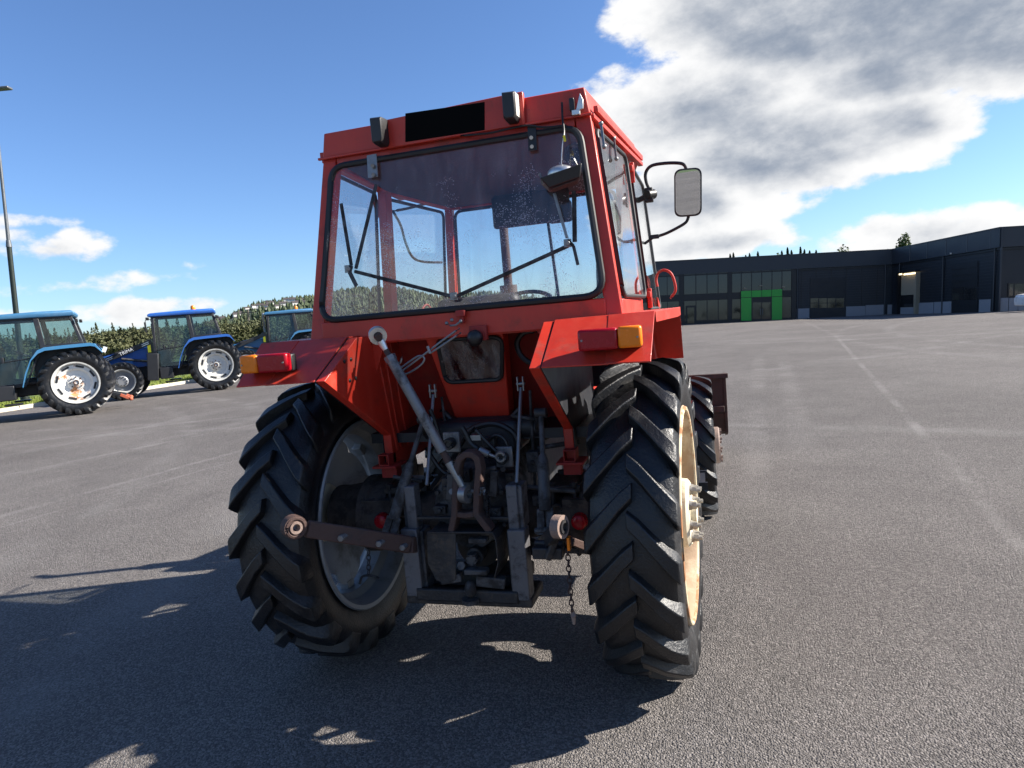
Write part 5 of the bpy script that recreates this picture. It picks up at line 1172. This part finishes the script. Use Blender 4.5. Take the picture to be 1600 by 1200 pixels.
def tree(name, pos, h, rx, leafm, kind, label, group, n=500, leaf=.3):
    t = tag(empty(name, pos), label, 'tree', group); tk = MB(); cr = MB(); o = V((0, 0, 0))
    if kind == 'spruce':
        tk.cyl(o, V((0, 0, h*.97)), .02*h, .004*h, 8); crown_spruce(cr, V((0, 0, h*.04)), h*.97, rx, n, leaf)
    else:
        limbs(tk, o, h, .018*h, 5); crown_round(cr, V((0, 0, h*.60)), rx, h*.36, n, leaf, 9)
    tk.build('trunk', 'birch_bark' if kind == 'birch' else 'bark', t); cr.build('crown', leafm, t, smooth=False); return t
def ground_at(u, dist): d = ray(u, 520); d2 = V((d.x, d.y, 0)).normalized(); return V((CAM.x, CAM.y, 0))+d2*dist
def z_at(u, v, pos): d = ray(u, v); return CAM.z + d.z*math.hypot(pos.x-CAM.x, pos.y-CAM.y)/math.hypot(d.x, d.y)
# trees showing over the building's roof
for (u, v, dist, k) in ((1147, 397, 84, 's'), (1152, 395, 88, 's'), (1171, 399, 84, 's'), (1177, 396, 90, 's'), (1190, 393, 86, 's'), (1215, 391, 84, 'b'), (1227, 392, 92, 's'), (1236, 387, 86, 's'), (1242, 391, 90, 's'), (1256, 386, 88, 's'), (1262, 390, 92, 's'), (1270, 392, 86, 's'), (1280, 391, 92, 's'), (1301, 395, 90, 's')):
    q = ground_at(u, dist); q.z = -.4; h = z_at(u, v, q)-q.z
    if k == 's': tree('spruce_tree', q, h, 1.7, 'leaf_spruce', 'spruce', 'dark spruce whose tip shows over the flat roof of the dark building', 'spruces behind the building', 2600, .13)
    else: tree('birch_tree', q, h, 1.8, 'leaf_birch', 'birch', 'yellow green birch among the dark spruce tips over the roof', None, 1800, .14)
for (u, v, dist, rx, lab) in ((1412, 361, 78, 1.25, 'leafy birch standing well above the roof edge near the lit porch'), (1328, 385, 78, 1.2, 'low birch top peeping over the roof above the plinth panels'), (1395, 386, 80, 1.0, 'sparse birch tip beside the taller birch over the roof'), (1477, 367, 76, .9, 'thin twiggy treetop over the wing above the roller door')):
    q = ground_at(u, dist); q.z = -.4; h = z_at(u, v, q)-q.z
    tree('birch_tree', q, h, rx, 'leaf_birch', 'birch', lab, None, 2600 if rx > 1.1 else 400, .12)
# nearer bushy trees between and behind the blue tractors
for (u, v, dist, rx) in ((140, 512, 60, 3.2), (155, 519, 52, 2.4), (172, 512, 64, 3.4), (196, 507, 66, 3.4), (222, 504, 62, 3.6), (240, 512, 58, 2.8), (352, 494, 70, 3.6), (368, 488, 74, 3.2), (384, 491, 80, 3.4), (398, 487, 76, 3.4), (412, 486, 72, 3.0), (424, 490, 78, 3.0), (20, 520, 70, 4), (0, 512, 76, 4), (480, 484, 80, 4), (505, 490, 84, 4), (560, 480, 90, 4), (610, 478, 92, 4), (660, 474, 90, 4)):
    q = ground_at(u, dist); q.z = -.12; h = max(2.2, z_at(u, v+5+random.uniform(-4, 5), q))
    tree('deciduous_tree', q, h, rx*.75, 'leaf_bush', 'round', 'pale green bushy tree at the edge of the wood beyond the tractors', 'bushy trees at the edge of the wood', 4200, .11)
# far wood and hills
def az_pt(az, dist): return V((CAM.x+math.sin(az)*dist, CAM.y+math.cos(az)*dist, 0))
fb = MB()
for i in range(3000):
    az = random.uniform(-1.25, .75) if i < 2300 else random.uniform(.75, 5.03); dist = random.uniform(120, 260); q = az_pt(az, dist)
    if q.x > KX-15 and q.x < 100 and -100 < q.y < 95: continue
    q.z = (dist-120)*.02-.12; h = 1.6+dist*random.choice((.014, .018, .022, .025, .028, .031, .036))*random.uniform(.9, 1.08)*(1 if az < -.2 else .6)-q.z
    if random.random() < .55: crown_spruce(fb, q, h*1.08, 1.5, 150, .30)
    else: crown_round(fb, q+V((0, 0, h*.48)), 2.2, h*.42, 170, .30, 6)
tag(fb.build('far_wood', 'leaf_forest', smooth=False), 'mixed wood that closes the view beyond the parked tractors', 'wood', kind='stuff')
def ridge(az):   # how far the wooded hill stands above eye level, in radians
    pts = [(-1.3, .016), (-.98, .022), (-.90, .028), (-.83, .026), (-.78, .028), (-.72, .034), (-.68, .040), (-.63, .052), (-.58, .060), (-.53, .066), (-.45, .060), (-.35, .045), (-.2, .03), (0, .02), (.4, .02), (.8, .02)]
    for (a0, h0), (a1, h1) in zip(pts, pts[1:]):
        if a0 <= az <= a1: return h0+(h1-h0)*sstep(az, a0, a1)
    return .016
hb = MB(); NA, ND = 90, 9; vs = []
def hillz(az, t): return -2+(1000*ridge(az)-6)*math.sin(min(1, t)*math.pi/2)**1.5 + 4*math.sin(az*37)*t
for j in range(ND+1):
    for i in range(NA+1):
        az = -1.3+2.1*i/NA; t = j/ND; q = az_pt(az, 420+580*t); vs.append((q.x, q.y, hillz(az, t)))
hb.add(vs, [(j*(NA+1)+i, j*(NA+1)+i+1, (j+1)*(NA+1)+i+1, (j+1)*(NA+1)+i) for j in range(ND) for i in range(NA)])
tag(hb.build('hill', 'hill_ground'), kind='structure')
hf = MB()
for i in range(7500):
    az = random.uniform(-1.25, .1); t = random.random(); q = az_pt(az, 420+580*t); q.z = hillz(az, t)-.5; h = random.uniform(5, 10)
    if -.70 < az < -.585 and .55 < t < .80 and random.random() < .75: continue
    n = 5; a0 = random.random()*6; r = random.uniform(1.8, 3.2); m1 = random.uniform(.3, .5)
    ring = [q+V((r*math.cos(a0+6.283*k/n)*random.uniform(.7, 1.2), r*math.sin(a0+6.283*k/n)*random.uniform(.7, 1.2), h*m1*random.uniform(.7, 1.2))) for k in range(n)]
    hf.add([q]+ring+[q+V((0, 0, h))], [(0, 1+(k+1) % n, 1+k) for k in range(n)]+[(n+1, 1+k, 1+(k+1) % n) for k in range(n)])
tag(hf.build('hill_wood', 'leaf_hill', smooth=False), 'distant wood covering the low hill on the skyline', 'wood', kind='stuff')
# houses on the hillside
hm_w = MB().box((0, 0, 2.2), (9, 7, 4.4)).mesh('wall', 'white_wall')
rm = MB().add([(-4.9, -3.9, 4.3), (4.9, -3.9, 4.3), (4.9, 3.9, 4.3), (-4.9, 3.9, 4.3), (-4.9, 0, 6.6), (4.9, 0, 6.6)], [(0, 1, 5, 4), (2, 3, 4, 5), (0, 4, 3), (1, 2, 5), (3, 2, 1, 0)]).mesh('roof', 'roof_dark')
for i in range(34):
    az = -.705+.13*random.random(); t = .55+.27*random.random(); q = az_pt(az, 420+580*t); q.z = hillz(az, t)+.3
    h = tag(empty('house', q), 'small white house with a dark roof among trees on the far hillside', 'house', 'houses on the far hillside'); h.rotation_euler.z = random.uniform(-.6, .6)-az; s = random.uniform(.6, 1.0); h.scale = (s, s, s)
    link('wall', hm_w, h); link('roof', rm, h)
# low white sheds glimpsed between the tractors
for (u, d, w, lab) in ((138, 95, 5, 'low white shed with a flat roof glimpsed between two blue tractors'), (152, 98, 6, 'longer low white shed beside the flat roofed one')):
    q = ground_at(u, d); q.z = -.12; sh = tag(empty('shed', q), lab, 'shed'); MB().box((0, 0, 1.6), (w, 4, 3.3)).build('wall', 'white_wall', sh); MB().box((0, 0, 3.32), (w+.3, 4.3, .14)).build('roof', 'roof_dark', sh)
    sh.rotation_euler.z = .9
